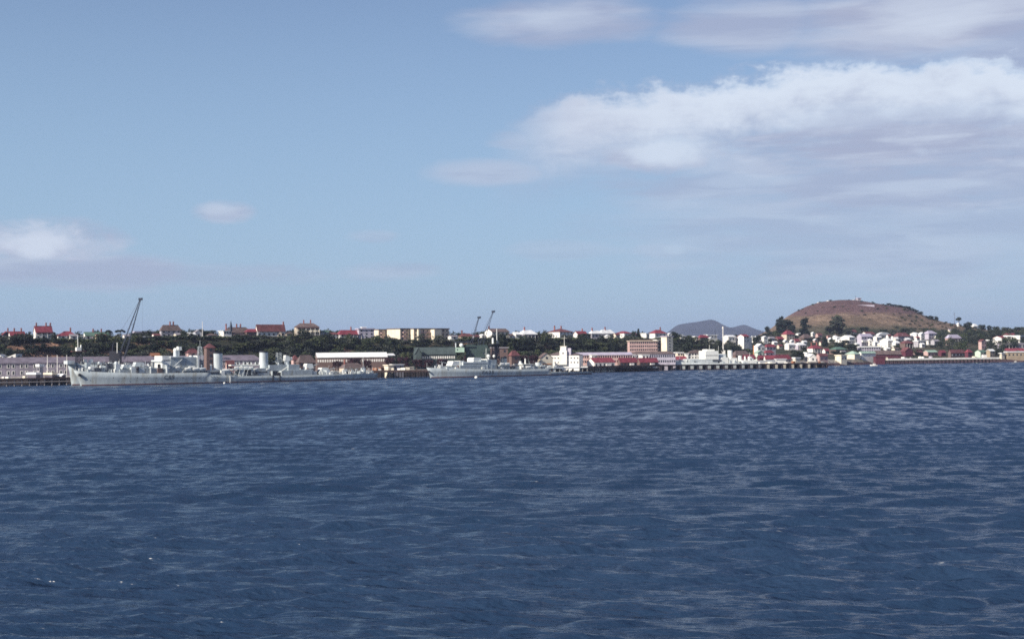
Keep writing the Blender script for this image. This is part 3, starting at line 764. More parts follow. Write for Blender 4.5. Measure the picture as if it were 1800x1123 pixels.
    def number(s, txt, u0, u1, v0, v1):
        off = -s.hb; xa, zb = s.loc(u0, v1, off); xb, zt = s.loc(u1, v0, off)
        cu = bpy.data.curves.new('t', 'FONT'); cu.body = txt; cu.extrude = .02; cu.size = 1; cu.offset = .012; cu.space_character = 1.12
        o = bpy.data.objects.new('t', cu); col.objects.link(o); dg = bpy.context.evaluated_depsgraph_get(); me = bpy.data.meshes.new_from_object(o.evaluated_get(dg))
        bpy.data.objects.remove(o); co = np.array([v.co for v in me.vertices]); mn, mxx = co.min(0), co.max(0)
        zm = (zb + zt) / 2
        for v in me.vertices:
            x = xa + (v.co.x - mn[0]) / (mxx[0] - mn[0]) * (xb - xa); z = zb + (v.co.y - mn[1]) / (mxx[1] - mn[1]) * (zt - zb)
            t = x / s.L; zd = s.deckz(x); hd = s.half(t) + .02; hw = s.half(t, .93, .33, .6) * (.92 + .08 * math.sin(min(1, t / .36) * math.pi / 2)) + .015
            zk = zd * .55; mid = hw + (hd - hw) * .35
            y = mid + (hd - mid) * (z - zk) / (zd - zk) if z > zk else hw + (mid - hw) * (z - .5) / (zk - .5)
            v.co = (x, -y - .05 - v.co.z, z)
        me.materials.clear(); me.materials.append(MATS['number_dark']); link('pennant_number', me, s.root)

def cruiser():
    s = Ship('cruiser', 'long grey cruiser with two upright funnels and the number C89 on its hull', 'warship', (-211, 681), (-77.5, 772), 15.4)
    s.hull([(129.5, 651.5), (150, 653), (200, 655), (250, 656.2), (300, 655.4), (345, 655), (360, 655), (360.6, 659), (406, 659.6), (407, 661), (500, 660.2), (552, 658.4), (600, 657.4), (656, 656)], 'ship_grey')
    s.number('C89', 289.5, 307, 659.2, 667)
    # anchors and the knuckle line along the bow
    x, z = s.loc(143.5, 659, -4.6); b = MB(); b.sphere(x, -s.half(x / s.L) - .15, z, .75, 8, 5); b.bar((x, -s.half(x / s.L) - .3, z), (x + .8, -s.half(x / s.L) - .3, z - 1.4), .25); b.obj('anchor', 'black_paint', s.root)
    s.pole('jackstaff', 133, 652, 133, 645, .07)
    s.block('breakwater', 150, 153, 649.5, 654, 1.5, 'ship_white')
    s.turret(155, 168, 644.5, 654.5); s.pole('derrick_post', 166, 654, 166, 636, .22, 'black_paint')
    s.block('winch_house', 172, 184, 649, 655, 2.4, 'ship_grey')
    s.turret(196, 209, 646, 655.5, m='ship_grey')
    s.turret(213, 229, 640.5, 650, m='ship_light'); s.block('deckhouse', 211, 231, 649.5, 656, 5.2, 'ship_grey')
    s.turret(234, 251, 636.5, 646, m='ship_light'); s.block('deckhouse', 231, 256, 645.5, 656, 5.6, 'ship_light')
    s.block('deckhouse', 254, 286, 646.5, 656, 5.6, 'ship_grey'); 
    s.tube('gun_director', 256, 266, 641.5, 649, 'ship_white', taper=.6); 
    # bridge
    br = s.block('bridge', 285, 300, 625.5, 648, 5.2, 'ship_white'); s.block('bridge_wing', 284, 288, 633, 636, 7.2, 'ship_light')
    s.block('bridge_window_band', 285.6, 300.2, 632.6, 634.2, 5.25, 'glass', parent=br)
    s.block('superstructure', 300, 350, 628.5, 648, 5.4, 'ship_grey'); s.block('superstructure', 288, 352, 647, 656, 6.2, 'ship_grey')
    s.block('searchlight_platform', 300, 322, 626.6, 628.8, 6.2, 'ship_light'); s.block('flag_deck', 322, 348, 626.6, 628.8, 5.0, 'ship_light')
    s.block('white_edge', 346.8, 350.2, 625, 648, 5.6, 'ship_white')  # narrow white slab along the superstructure's after edge
    s.tube('director_tower', 305, 312, 617, 629, 'ship_light'); 
    b = MB(); x, z = s.loc(308.5, 615.5); b.sphere(x, 0, z, 1.15, 10, 6); x2, z2 = s.loc(315, 612); b.box(x2 - .9, x2 + .9, -1.2, 1.2, z2 - 1.0, z2 + .8); x3, z3 = s.loc(313, 620); b.cyl(x3, 0, z3 - 2, z3 + 2.3, .8, n=8); b.obj('gun_director', 'ship_white', s.root)
    s.pole('derrick', 303, 647, 320, 631.5, .28, 'ship_light', -6.2)
    for u in (309, 331, 336): s.boat(u, u + 8, 643.5, 647, off=-6.5)
    for u in (326, 340, 352): s.boat(u - 1, u + 10, 646, 650.5, 'ship_white' if u != 352 else 'ship_light', off=-7.0)
    s.block('boat_deck', 322, 359, 650.2, 651.4, 7.0, 'ship_light')
    s.lattice('foremast', 349, 354, 609, 648, 1.5, .7, 'ship_light'); s.pole('topmast', 351.5, 610, 351.5, 598, .12, 'ship_light'); s.pole('yard', 346, 611, 357, 611, .09, 'ship_light')
    # funnels
    s.tube('funnel', 375.5, 391, 620.5, 653, 'ship_light', hw=1.9, cap='black_paint', taper=.97, n=18); s.tube('funnel', 456.2, 471, 618.5, 649, 'ship_light', hw=1.9, cap='black_paint', taper=.97, n=18)
    s.block('funnel_base', 366, 395, 650.5, 657.5, 5.0, 'ship_grey'); s.block('funnel_base', 442, 474, 647, 661, 6.2, 'ship_grey'); s.block('shade_block', 443, 470, 653.2, 655.4, 6.23, 'black_paint')  # raised black block paints the shade of a recess
    s.tube('ventilator', 369, 373, 640, 655, 'ship_white', taper=.8)
    s.boat(391, 404, 648.5, 653.5, off=-6.6); s.boat(362, 386, 652.5, 657, 'number_dark', off=-6.6); s.block('plating', 361, 392, 655.5, 660, 6.9, 'ship_grey')
    s.block('plating', 392, 406.5, 652.5, 660, 6.8, 'ship_grey')
    for u in (411, 419, 427, 433): s.pole('davit', u, 661, u + 3, 650, .14, 'ship_light', -6.8); s.pole('davit_arm', u + 3, 650, u + 7, 648.5, .12, 'ship_light', -6.8)
    for u in (412, 420, 429, 437): s.boat(u, u + 8.5, 644, 648, 'ship_white' if u != 420 else 'canvas', off=-5.5)
    s.block('boat_deck', 409, 442, 648.4, 649.6, 6.4, 'ship_light'); s.block('gun_mount', 425, 437, 642, 649, 1.8, 'ship_grey')
    for u in (446, 468): s.boat(u, u + 6, 647.5, 650.5, off=-6.6)
    for k, u in enumerate(range(413, 456, 7)): s.tube('ventilator', u, u + 2, 637, 643, 'ship_light', off=3)
    s.block('deckhouse', 411, 456, 640.5, 643, 3.5, 'canvas', off=3)
    # mainmast, aft director and guns
    s.lattice('mainmast', 486.5, 494, 620, 660, 1.6, 1.0, 'ship_light'); s.block('mast_platform', 485, 495, 635, 636, 2.2, 'ship_grey'); s.pole('tripod_leg', 489, 660, 490, 637, .45, 'ship_light', -3.5)
    s.block('deckhouse', 474, 507, 641, 652, 3.8, 'ship_grey'); s.tube('director_tower', 500, 508, 633, 652, 'ship_light')
    x, z = s.loc(504, 629.5); b = MB(); b.prism([(x - 1.6, z - 1.4), (x + 1.5, z - 1.4), (x + 1.1, z + 1), (x - 1.2, z + 1.6)], -1.3, 1.3); b.sphere(x + 2.6, 0, z - .2, .75, 8, 5); b.sphere(x - 6, -1.5, z - 2.3, .6, 8, 5); b.obj('gun_director', 'ship_white', s.root)
    s.pole('crane_jib', 491, 655, 505, 645, .3, 'ship_white', -5); s.block('deckhouse', 507.5, 526.5, 640.5, 661, 5.4, 'ship_grey'); s.block('deckhouse', 495, 549, 650.5, 661, 6.6, 'ship_grey')
    s.turret(536, 549, 639, 650.5, left=False, m='ship_white'); s.block('deckhouse', 527, 551, 649.5, 660, 5.4, 'ship_grey'); s.turret(561.5, 576, 646, 657.5, left=False, m='ship_white')
    s.pole('ensign_staff', 653, 656, 655, 645, .08)
    for u in (158, 203, 221, 243, 262, 275, 322, 336, 351, 371, 376, 381):
        x, z = s.loc(u, 661.5 if u > 360 else 664, -s.hb); y = -s.half(x / s.L) - .02; MB().cyl(x, 0, 0, .1, .22, n=8).obj('porthole', 'black_paint', s.root).matrix_local = Matrix.Translation((0, y, z)) @ Matrix.Rotation(R(90), 4, 'X')
    for u in (404.5, 462.5 + 17, 492):
        x, z = s.loc(u, 660, -s.hb); MB().box(x - .25, x + .25, -s.half(x / s.L) - .35, -s.half(x / s.L) - .02, .3, z).obj('ladder', 'ship_white' if u < 420 else 'black_paint', s.root)
    s.fittings(140, 650, 260, 3, 1.0, ('ship_grey', 'ship_white', 'ship_light', 'number_dark', 'black_paint', 'brown_wall')); s.fittings(560, 650, 60, 5, .8); s.fittings(400, 450, 50, 6, 1.3, ('ship_grey', 'ship_white', 'black_paint', 'number_dark')); s.fittings(168, 290, 60, 9, 1.5, ('ship_grey', 'ship_light', 'black_paint', 'number_dark'))
    for a_, b_ in (((351.5, 598), (288, 626)), ((351.5, 600), (376, 621)), ((351.5, 599), (487, 622)), ((490, 620), (460, 619)), ((490, 620), (549, 640)), ((490, 619), (653, 648)), ((351.5, 600), (134, 646))):
        s.pole('rigging_wire', a_[0], a_[1], b_[0], b_[1], .035, 'rope'); s.rail(131, 654); s.fittings(262, 350, 40, 8, 1.0)
    return s

def frigate_main():
    s = Ship('frigate', 'grey frigate with the number F625 on its hull and a black lattice mast', 'warship', (-47.6, 788), (46, 857), 11.8)
    s.hull([(749.5, 646.3), (770, 647.2), (820, 648.6), (870, 649), (905, 649), (957.5, 648), (958.2, 653.6), (1000, 653.6), (1034, 652.8)], 'ship_grey', rake=3.0)
    s.number('F625', 848.5, 869, 651, 657.2)
    x, z = s.loc(759, 653, -3.4); b = MB(); b.sphere(x, -s.half(x / s.L) - .1, z, .55, 8, 5); b.obj('anchor', 'black_paint', s.root)
    s.pole('jackstaff', 750.5, 646, 750.5, 637.5, .1, 'ship_light'); s.block('breakwater', 773, 782, 644, 648, 1.9, 'ship_white')
    s.turret(789, 806, 634.5, 645.5, 2, m='ship_white'); s.block('gun_deck', 786, 809, 644.8, 649, 3.4, 'ship_light')
    s.block('deckhouse', 809, 874, 641, 649.4, 4.6, 'ship_grey'); s.block('forward_house', 809, 816, 634, 645, 3.0, 'ship_white')
    w = s.block('bridge', 814, 858, 635.5, 642, 4.0, 'ship_light'); s.block('bridge_window_band', 814.3, 857, 638.8, 640.2, 4.03, 'glass', parent=w)
    s.block('wheelhouse', 832, 846, 628.5, 636, 3.0, 'ship_white', bevel=.6); s.block('flag_deck', 845, 873, 632, 642, 3.6, 'ship_grey'); s.block('white_edge', 856, 858.5, 631, 641, 3.8, 'ship_white')  # last block: narrow white slab at the bridge's after edge
    x, z = s.loc(858.5, 626); b = MB(); b.sphere(x, 0, z, 1.1, 8, 5); b.cyl(x, 0, z - 3, z, .5, n=8); x, z = s.loc(867, 626); b.sphere(x, -1, z, .9, 8, 5); b.obj('gun_director', 'ship_white', s.root)
    s.pole('signal_mast', 854.5, 640, 854.5, 612, .16); s.pole('yard', 851, 622, 858, 622, .1)
    s.lattice('foremast', 866, 876, 605, 643, 2.1, 1.25, 'black_paint', t=.22, panels=7); s.block('mast_platform', 865, 878, 604, 606, 1.9, 'black_paint')
    b = MB()
    xa, za = s.loc(871.5, 643); xb, zb = s.loc(871.5, 606); b.cyl(xa, 0, za, zb, .85, n=8); b.obj('mast_trunk', 'black_paint', s.root)
    s.pole('topmast', 873.5, 604, 873.2, 578, .34); s.pole('topmast_stay', 878, 605, 874.5, 598, .2); s.tube('aerial', 865, 868, 594, 604, 'ship_white')
    s.tube('funnel', 880.5, 891, 629, 645, 'ship_grey', hw=1.6, cap='black_paint', taper=.86); s.block('funnel_base', 876, 896, 641, 649.3, 3.8, 'ship_grey')
    for u in (879, 888): s.boat(u, u + 8, 637.6, 641.6, off=-4.8)
    s.block('canopy', 878, 906, 641.4, 642.4, 4.6, 'canvas'); s.block('canopy', 918, 939, 639.6, 641, 4.4, 'canvas'); s.block('deckhouse', 906, 957, 643, 649.2, 3.2, 'ship_grey')
    s.tube('gun_mount', 911, 917, 634.5, 642, 'ship_white', taper=.7); s.tube('gun_mount', 941, 950, 637, 649, 'ship_light', taper=.85); s.boat(924, 934, 643, 647.5, off=-4.8)
    s.tube('ventilator', 922, 924.5, 630, 641, 'ship_white', taper=.6)
    o = s.block('awning', 959, 1034, 645.6, 646.6, 4.4, 'ship_light')
    for u in range(960, 1036, 8): s.pole('awning_post', u, 654, u, 646, .09, 'ship_white', -4.3)
    s.block('shade_block', 962, 980, 647, 653.2, 3.0, 'black_paint'); s.boat(962, 969, 643, 646, off=-3.5); s.boat(972, 979, 642.5, 645.6, off=-3.5)  # black block paints the shade of the openings under the awning
    s.fittings(765, 950, 130, 21, .9, ('ship_grey', 'ship_white', 'ship_light', 'number_dark', 'black_paint', 'brown_wall'))
    for a_, b_ in (((873, 580), (789, 645)), ((873, 580), (856, 613)), ((873, 580), (940, 640)), ((873, 605), (956, 646)), ((854, 613), (751, 640))): s.pole('rigging_wire', a_[0], a_[1], b_[0], b_[1], .035, 'rope')
    pass; s.fittings(900, 955, 40, 22, .9, ('ship_white', 'ship_light', 'ship_grey', 'black_paint')); s.fittings(960, 1030, 30, 23, .6, ('ship_white', 'canvas', 'rust', 'black_paint')); s.rail(752, 956)
    return s
def frigate_inboard():
    s = Ship('moored_frigate', 'second grey frigate inboard of the cruiser, its bow and lattice mast showing beyond', 'warship', (-217.5, 694.5), (-135, 750.7), 11.0)
    s.hull([(117.5, 634.5), (128, 636), (140, 640), (200, 644), (300, 648), (345, 650)], 'ship_grey', rake=2.5)
    s.block('bow_bulwark', 118.5, 131, 634, 640, 3.0, 'ship_light')
    s.lattice('foremast', 135.5, 142.5, 618, 648, 1.7, 1.1, 'black_paint', t=.2); s.block('mast_platform', 127, 152, 616.8, 618, 1.4, 'dull_red_roof'); s.block('mast_cabin', 135, 143, 610.5, 616.8, 1.2, 'ship_white')
    s.pole('topmast', 137, 611, 136.5, 590, .26, 'ship_white'); s.tube('aerial', 141, 143.5, 606, 611, 'ship_white')
    s.tube('ventilator', 157, 164, 631, 641, 'ship_white', taper=.6); s.block('bridge', 152, 178, 637, 648, 3.2, 'ship_grey'); s.block('deckhouse', 178, 300, 644, 652, 3.0, 'ship_grey')
    s.fittings(140, 300, 70, 31, .9)
    return s
def pale_ship():
    s = Ship('pale_ship', 'pale grey naval vessel moored behind the right-hand pier, crowded with white deckhouses', 'warship', (97.5, 970), (176.2, 999.7), 12)
    s.hull([(1153.5, 633), (1165, 635), (1200, 636.6), (1240, 638), (1300, 638.4), (1334, 638)], 'ship_light', rake=5)
    s.block('bow_bulwark', 1155, 1162, 632.5, 636, 2.0, 'ship_white')
    s.block('deckhouse', 1188, 1206, 632.4, 637.5, 4.2, 'ship_white'); s.block('deckhouse', 1212, 1262, 630.5, 638, 4.6, 'ship_light'); w = s.block('bridge', 1240, 1263, 616.5, 632, 4.8, 'ship_white'); 
    s.block('bridge_window_band', 1240.3, 1262, 624.2, 625.4, 4.83, 'glass', parent=w); s.block('wheelhouse', 1243, 1256, 613.8, 617, 3.4, 'ship_white')
    s.block('shade_block', 1253, 1268, 631.6, 635.4, 4.9, 'number_dark'); s.block('deckhouse', 1266, 1280, 628, 638.5, 4.4, 'ship_white', bevel=1.6); s.block('deckhouse', 1268, 1276, 622, 630, 3.0, 'ship_light', bevel=1.2)  # raised dark block paints a recess's shade
    s.tube('funnel', 1279.5, 1287, 615.5, 631, 'ship_white', hw=1.5, n=14); s.block('deckhouse', 1284, 1296, 629, 638.5, 4.5, 'ship_white'); s.tube('ventilator', 1298, 1303.5, 625, 639, 'ship_white'); s.tube('ventilator', 1308, 1311, 626, 634, 'ship_white', taper=.6)
    s.block('deckhouse', 1306, 1330, 633, 638.5, 4.4, 'ship_white'); s.tube('winch_house', 1315, 1322, 627, 635, 'ship_white'); s.pole('mast', 1247, 616, 1247, 606, .15); s.pole('mast', 1263, 616, 1263, 608, .12); s.pole('mast', 1318, 630, 1318, 619, .12)
    s.fittings(1166, 1330, 80, 41, .8, ('ship_white', 'ship_light', 'ship_grey', 'number_dark')); s.fittings(1262, 1330, 50, 42, 1.2, ('ship_white', 'ship_light', 'ship_white', 'red_roof'))
    return s

# ------------------------------------------------------------------ cranes
def crane(label, tip, foot, Y, cab, cabm, rope=None, split=4.5, rope2=None, white=None):
    pt = pos(*tip, Y); pf = pos(*foot, Y); g = 3.2
    root = thing('dockside_crane', label, 'crane', (pf.x, Y, g)); O = Vector((pf.x, Y, g))
    T = pt - O; Fp = pf - O; u0, u1, v0, v1 = cab
    a = pos(u0, v1, Y) - O; c = pos(u1, v0, Y) - O
    zc = max(a.z, 3)
    # portal legs
    for sx in (a.x + .6, c.x - .6):
        for sy in (-3, 3): MB().bar((sx, sy, -.2), (sx * .8 + (a.x + c.x) * .1, sy * .7, zc), .32).obj('leg', cabm, root)
    MB().box(a.x, c.x, -3.2, 3.2, zc, zc + .7).obj('portal', cabm, root)
    b = MB().prism([(a.x, zc + .7), (c.x, zc + .7), (c.x, c.z - 1), (c.x - 1, c.z), (a.x + .5, c.z), (a.x, c.z - .6)], -2.3, 2.3); h = b.obj('machinery_house', cabm, root)
    put_window(h, (a.x + c.x) / 2 + 1, -2.3, zc + 2.0, 1.2, 1.0)
    # two chords laced together
    d = (T - Fp).normalized(); n = Vector((d.z, 0, -d.x)); j = MB(); w = split / 2 * Y / F
    Lj = (T - Fp).length; N_ = int(Lj / 2.2)
    def P(t, sg, sy): return Fp + d * (Lj * t) + n * (sg * w * min(1, (1 - t) * 1.25 + .12)) + Vector((0, sy * 1.1 * (1 - t * .8), 0))
    for sg in (-1, 1):
        for sy in (-1, 1): j.bar(P(0, sg, sy), P(1, sg, sy), .26)
    for i in range(N_):
        for sg in (-1, 1): j.bar(P(i / N_, sg, -1 if i % 2 else 1), P((i + 1) / N_, sg, 1 if i % 2 else -1), .06)
        if i % 2 == 0:
            for sy in (-1, 1): j.bar(P(i / N_, -1, sy), P((i + 1) / N_, 1, sy), .05)
    j.obj('jib', 'crane_steel', root)
    q = MB(); q.box(T.x - 1.0, T.x + .9, -.7, .7, T.z - .7, T.z + .5); q.cyl(T.x + .6, 0, T.z - .4, T.z + .6, .6, n=8); q.obj('jib_head', 'crane_steel', root)
    back = Vector((a.x, 0, c.z + 1)); MB().bar(T, back, .05).obj('luffing_cable', 'rope', root)
    MB().bar((a.x + 1, 0, c.z - .5), (a.x + 1.4, 0, c.z + 4), .25).obj('cable_post', 'crane_steel', root); MB().bar(T, (a.x + 1.4, 0, c.z + 4), .04).obj('luffing_cable', 'rope', root)
    if rope:
        hk = pos(tip[0] + 3, rope, Y) - O; MB().bar((T.x + 1, 0, T.z), (T.x + 1.05, 0, hk.z), .045).obj('hoist_rope', 'rope', root)
        m = MB(); m.sphere(T.x + 1.05, 0, hk.z - .3, .45, 7, 5); m.bar((T.x + 1.05, 0, hk.z - .5), (T.x + 1.05, 0, hk.z - 1.4), .15); m.obj('hook', 'black_paint', root)
    if white:
        w_ = pos(*white, Y) - O; MB().bar((w_.x, -2.4, c.z - 1), (w_.x, -2.4, w_.z), .28).obj('white_post', 'ship_white', root)
    return root

def simple_pole(name, label, cat, u, vt, vb, Y, m='white_paint', r=.12, arm=None):
    if u < 1325 and vb < 602: Y = float(bluff(u)[1]) + 10
    p = pos(u, vb, Y); t = pos(u, vt, Y); zb = min(p.z, hz(p.x, Y)) if p.z > 3 else p.z
    root = thing(name, label, cat, (p.x, Y, zb)); MB().cyl(0, 0, 0, t.z - zb, r, n=7, rx1=r * .6).obj('pole', m, root)
    if arm:
        for a in arm: za = pos(u, a[0], Y).z - zb; MB().bar((-a[1], 0, za), (a[1], 0, za), r * .6).obj('cross_arm', m, root)
    return root
# ================================================================== the place
mat('workshop_wall', (.27, .24, .28), .85, .2, .3); mat('tarred_timber', (.018, .014, .018), .9, .3, .6); mat('slate', (.15, .13, .16), .8, .25, .3); mat('sage', (.06, .08, .078), .7, .2)
# ---- wharves
wharf('long timber wharf with pale piles, left of and behind the cruiser', (-330, 626), (-83, 794.5), 13, 3.6, .5, 3.6, 'concrete', 'timber_pale', vis=lambda x: x < 150, brace=True, pile_r=.24)
wharf('dark piled wharf between the cruiser stern and the frigate bow', (-78, 792), (-44.5, 800), 10, 4.2, .8, 3.2, 'timber_dark', 'tarred_timber', rows=2, pile_r=.25)
wharf('timber wharf on dark piles carrying the row of small red-roofed sheds', (47.5, 898), (100, 938), 26, 4.0, .9, 5.5, 'concrete', 'tarred_timber', rows=2, pile_r=.42, brace=True)
wharf('long straight pier on dark piles in front of the pale grey ship', (101.2, 957), (222, 1003), 5, 3.5, .6, 6.6, 'concrete', 'tarred_timber', 'tarred_timber', rows=3, pile_r=.8)
qw = MB().box(84, 128, 7, 9, -2, 2.9).obj('quay_wall', 'deck_pale', None, kind='structure'); qw.location = (101.2, 957, 0); qw.rotation_euler = (0, 0, math.atan2(46, 120.8))
wharf('pier with a white deck edge running along the far right shore', (302, 1145), (404, 1180), 9, 4.3, 1.0, 3.6, 'deck_pale', 'tarred_timber', 'white_paint', rows=2, pile_r=.28)
for i, (u0, u1) in enumerate(((1428, 1433), (1442, 1447))):
    a = UW((u0 + u1) / 2, 646.5); r_ = thing('mooring_dolphin', ['cluster of dark mooring piles just off the end of the long pier', 'outermost cluster of dark mooring piles right of the long pier'][i], 'mooring piles', (a[0] + 3, a[1], 0))
    for k in range(5): MB().cyl(math.cos(k * 1.26) * .9, math.sin(k * 1.26) * .9, -2.5, 3.6 + .4 * (k % 2), .3, n=7).obj('pile', 'timber_dark', r_)
    MB().box(-1.3, 1.3, -1.3, 1.3, 2.2, 2.6).obj('cap', 'timber_dark', r_)

cruiser(); frigate_inboard(); frigate_main(); pale_ship()

# ---- cranes
crane('tall dockside crane with a thin double jib behind the cruiser bow', (247, 525.5), (213, 630), 772, (194, 212, 617, 640), 'black_paint', rope=582, split=11, white=(208, 602))
crane('left of the two slim dockside cranes behind the frigate', (842, 558), (823, 622), 868, (819, 838, 606, 630), 'crane_green', rope=None, split=4)
crane('right and taller of the two slim dockside cranes behind the frigate', (867, 547.5), (838, 628), 882, (838, 858, 606, 628), 'crane_green', rope=None, split=7)
p = pos(808.5, 619, 862); r_ = thing('signal_cabin', 'pale green elevated cabin with a white roof globe, left of two slim cranes', 'cabin', (p.x, 862, 3.2)); z = p.z - 3.2; k = 862 / F
MB().box(-2.7, 2.7, -2, 2, z, z + 2.8).obj('cabin', 'pale_green_roof', r_); MB().sphere(.9, 0, z + 4.2, 1.25, 12, 8).obj('globe', 'ship_white', r_, smooth_=True)
for sx in (-2.3, 2.3): 
    for sy in (-1.7, 1.7): MB().bar((sx, sy, 0), (sx, sy, z), .16).obj('leg', 'crane_green', r_)
MB().box(-2.8, -2.2, -2.1, -1.5, z + 2.8, z + 5.6).obj('post', 'ship_light', r_); MB().box(-3.6, 6.5, -.4, .4, z + 6.0, z + 6.35).obj('beam', 'crane_steel', r_); put_window(r_, -1.4, -2.0, z + 1.2, .8, .8)

# ---- houses along the left ridge
H = house
H(3, 15, 583, 588, 598, 'gy', 'red_roof', 'dark_wall', 'small red gabled roof at the far left end of the ridge', Y=850, chim=(13,))
H(14, 41, 583, 590, 600, 'gx', 'red_roof', 'white_paint', 'low white house with red roof and two chimneys near the ridge left end', Y=845, chim=(24, 34), fl=.22)
H(58, 89, 573.5, 584, 595, 'gx', 'red_roof', 'white_paint', 'large white two-storey house with steep red roof and three chimneys above the clay bank', Y=842, chim=(64, 78, 85), fl=.22, storeys=2, veranda='red_roof')
H(98, 132, 582, 590, 597, 'hip', 'red_roof', 'white_paint', 'low white bungalow with wide red hipped roof, left of the green-roofed house', Y=848, chim=(120,), fl=.3)
H(134, 145, 590, 591, 600, 'flat', 'white_roof', 'white_paint', 'tiny white shed between the red bungalow and the long green roof', Y=850, th=30)
H(147, 188, 584, 590.5, 598, 'gx', 'green_roof', 'white_paint', 'long house with a dull green roof and a bright white gable end', Y=852, chim=(163, 175), fl=.15)
H(197, 211, 588, 592, 599, 'hip', 'grey_roof', 'white_paint', 'small white cottage under the two umbrella-shaped trees', Y=848, fl=.5)
H(243, 266, 591, 592.5, 599, 'flat', 'white_roof', 'white_paint', 'low white flat-roofed house right of the crane jib', Y=855, fl=.4, winkw=2)
H(236, 283, 582, 585, 592, 'flat', 'lilac_roof', 'lilac_wall', 'long pale lilac flat-roofed building on the ridge right of the crane jib', Y=905, fl=.1)
H(281, 316, 571, 581, 592, 'hip', 'brown_roof', 'grey_wall', 'two-storey house with a steep grey-brown hipped roof and two close chimneys', Y=862, chim=(298, 303), fl=.14, storeys=2)
H(325, 343, 585, 588, 595, 'gx', 'white_roof', 'white_paint', 'white cottage with a pale roof left of the white flagpole', Y=862, fl=.45)
H(340, 354, 580, 585, 594, 'gy', 'grey_roof', 'white_paint', 'white gabled house directly beside the white flagpole', Y=870, fl=.3)
H(381, 406, 581, 582, 589, 'flat', 'white_roof', 'white_paint', 'low bright white building in front of the long brown roof with chimneys', Y=868, fl=.5, winkw=3)
H(394, 438, 575, 584, 592, 'hip', 'brown_roof', 'brown_wall', 'long house under a dark brown roof with three big chimneys', Y=880, chim=(398, 415, 421), fl=.15)
H(430, 454, 578, 583, 591, 'hip', 'red_roof', 'brown_wall', 'red-roofed house tucked left of the church-like white gable', Y=872, fl=.2)
c = H(450, 499, 571, 583, 593, 'gx', 'dull_red_roof', 'white_paint', 'large house with a long reddish brown roof, white gable end and dark spire', Y=876, fl=.1, chim=(497,))
sp = pos(456, 572, 880); c2 = MB(); q = c.matrix_basis.inverted() @ sp; c2.cyl(q.x, 0, q.z - 3, q.z + .2, .9, n=6); c2.cyl(q.x, 0, q.z + .2, q.z + 3.8, .9, n=6, rx1=.05); c2.obj('spire', 'crane_steel', c)
H(484, 495, 583, 586, 594, 'gy', 'grey_roof', 'beige_paint', 'small beige house front right of the spired house', Y=868, th=20)
v = H(516, 560, 568, 574.5, 590, 'hip', 'brown_roof', 'beige_paint', 'grand two-storey villa with a pale balcony, hipped roof and two tall chimneys', Y=878, chim=(533, 544.5), fl=.13, storeys=2, veranda='dull_red_roof', band='cream_paint', th=20)
H(560, 578, 581, 584, 592, 'hip', 'green_roof', 'grey_wall', 'small dull green roof right of the grand villa', Y=885)
H(592, 632, 580, 587.5, 594, 'hip', 'red_roof', 'white_paint', 'wide low bungalow with a bright red hipped roof and one chimney', Y=900, chim=(616,), fl=.15, veranda='red_roof')
H(625, 657, 577, 579, 596, 'flat', 'lilac_roof', 'lilac_wall', 'blocky lilac-grey house with a white rooftop box, right of the red-roofed bungalow', Y=915, fl=.2, storeys=3, th=28)
H(634, 643, 574.5, 575.5, 580, 'flat', 'white_roof', 'white_paint', 'white rooftop room standing above the lilac-grey house', Y=921, th=25, win=False)
H(638, 645, 589, 590.5, 597, 'gy', 'white_roof', 'white_paint', 'small white hut at the foot of the lilac-grey house', Y=905, th=30, win=False)
# cream flats
for a, b_, v0, lab in ((655, 683, 578.5, 'leftmost and smallest of the three cream apartment blocks on the ridge'), (679, 727, 577, 'middle cream apartment block with a blank sunlit end wall'), (724, 788, 577, 'rightmost and longest cream apartment block on the ridge')):
    fl_ = {655: .40, 679: .52, 724: .08}[a]
    r_ = H(a, b_, v0, v0 + 1.6, 598.5, 'flat', 'brown_roof', 'beige_paint' if a != 724 else 'beige_paint', lab, Y=950 if a < 700 else 958, fl=fl_, storeys=3, cat='apartment block', name='apartment_block', th=40, dmax=26, group=None)
    # lighter end slab, proud of the facade: its sunlit brightness is in the colour
    me = [o for o in r_.children if o.name.startswith('wall')][0]
    W_ = [vv.co for vv in me.data.vertices]; x0 = min(w.x for w in W_); x1 = max(w.x for w in W_); y0 = min(w.y for w in W_); y1 = max(w.y for w in W_); h_ = max(w.z for w in W_)
    MB().box(x0 - .25, x0 - .002, y0 - .25, y1 + .25, -3, h_ - .02).obj('lit_end_wall', 'cream_paint', r_)
    if a == 724:
        MB().box(x0 + (x1 - x0) * .46, x0 + (x1 - x0) * .66, y0 - 5.0, y0 - .002, -3, h_ - .3).obj('stair_wing', 'cream_paint', r_)
        MB().box(x0 + (x1 - x0) * .08, x0 + (x1 - x0) * .14, y0 - 2.0, y0 - .002, -3, h_ - .1).obj('stair_tower', 'cream_paint', r_)
    for s_ in range(3):
        MB().box(x0 + (x1 - x0) * .16, x0 + (x1 - x0) * .44, y0 - 1.3, y0 - .002, h_ * (s_ / 3) - .1, h_ * (s_ / 3) + .75).obj('balcony', 'pink_wall', r_)
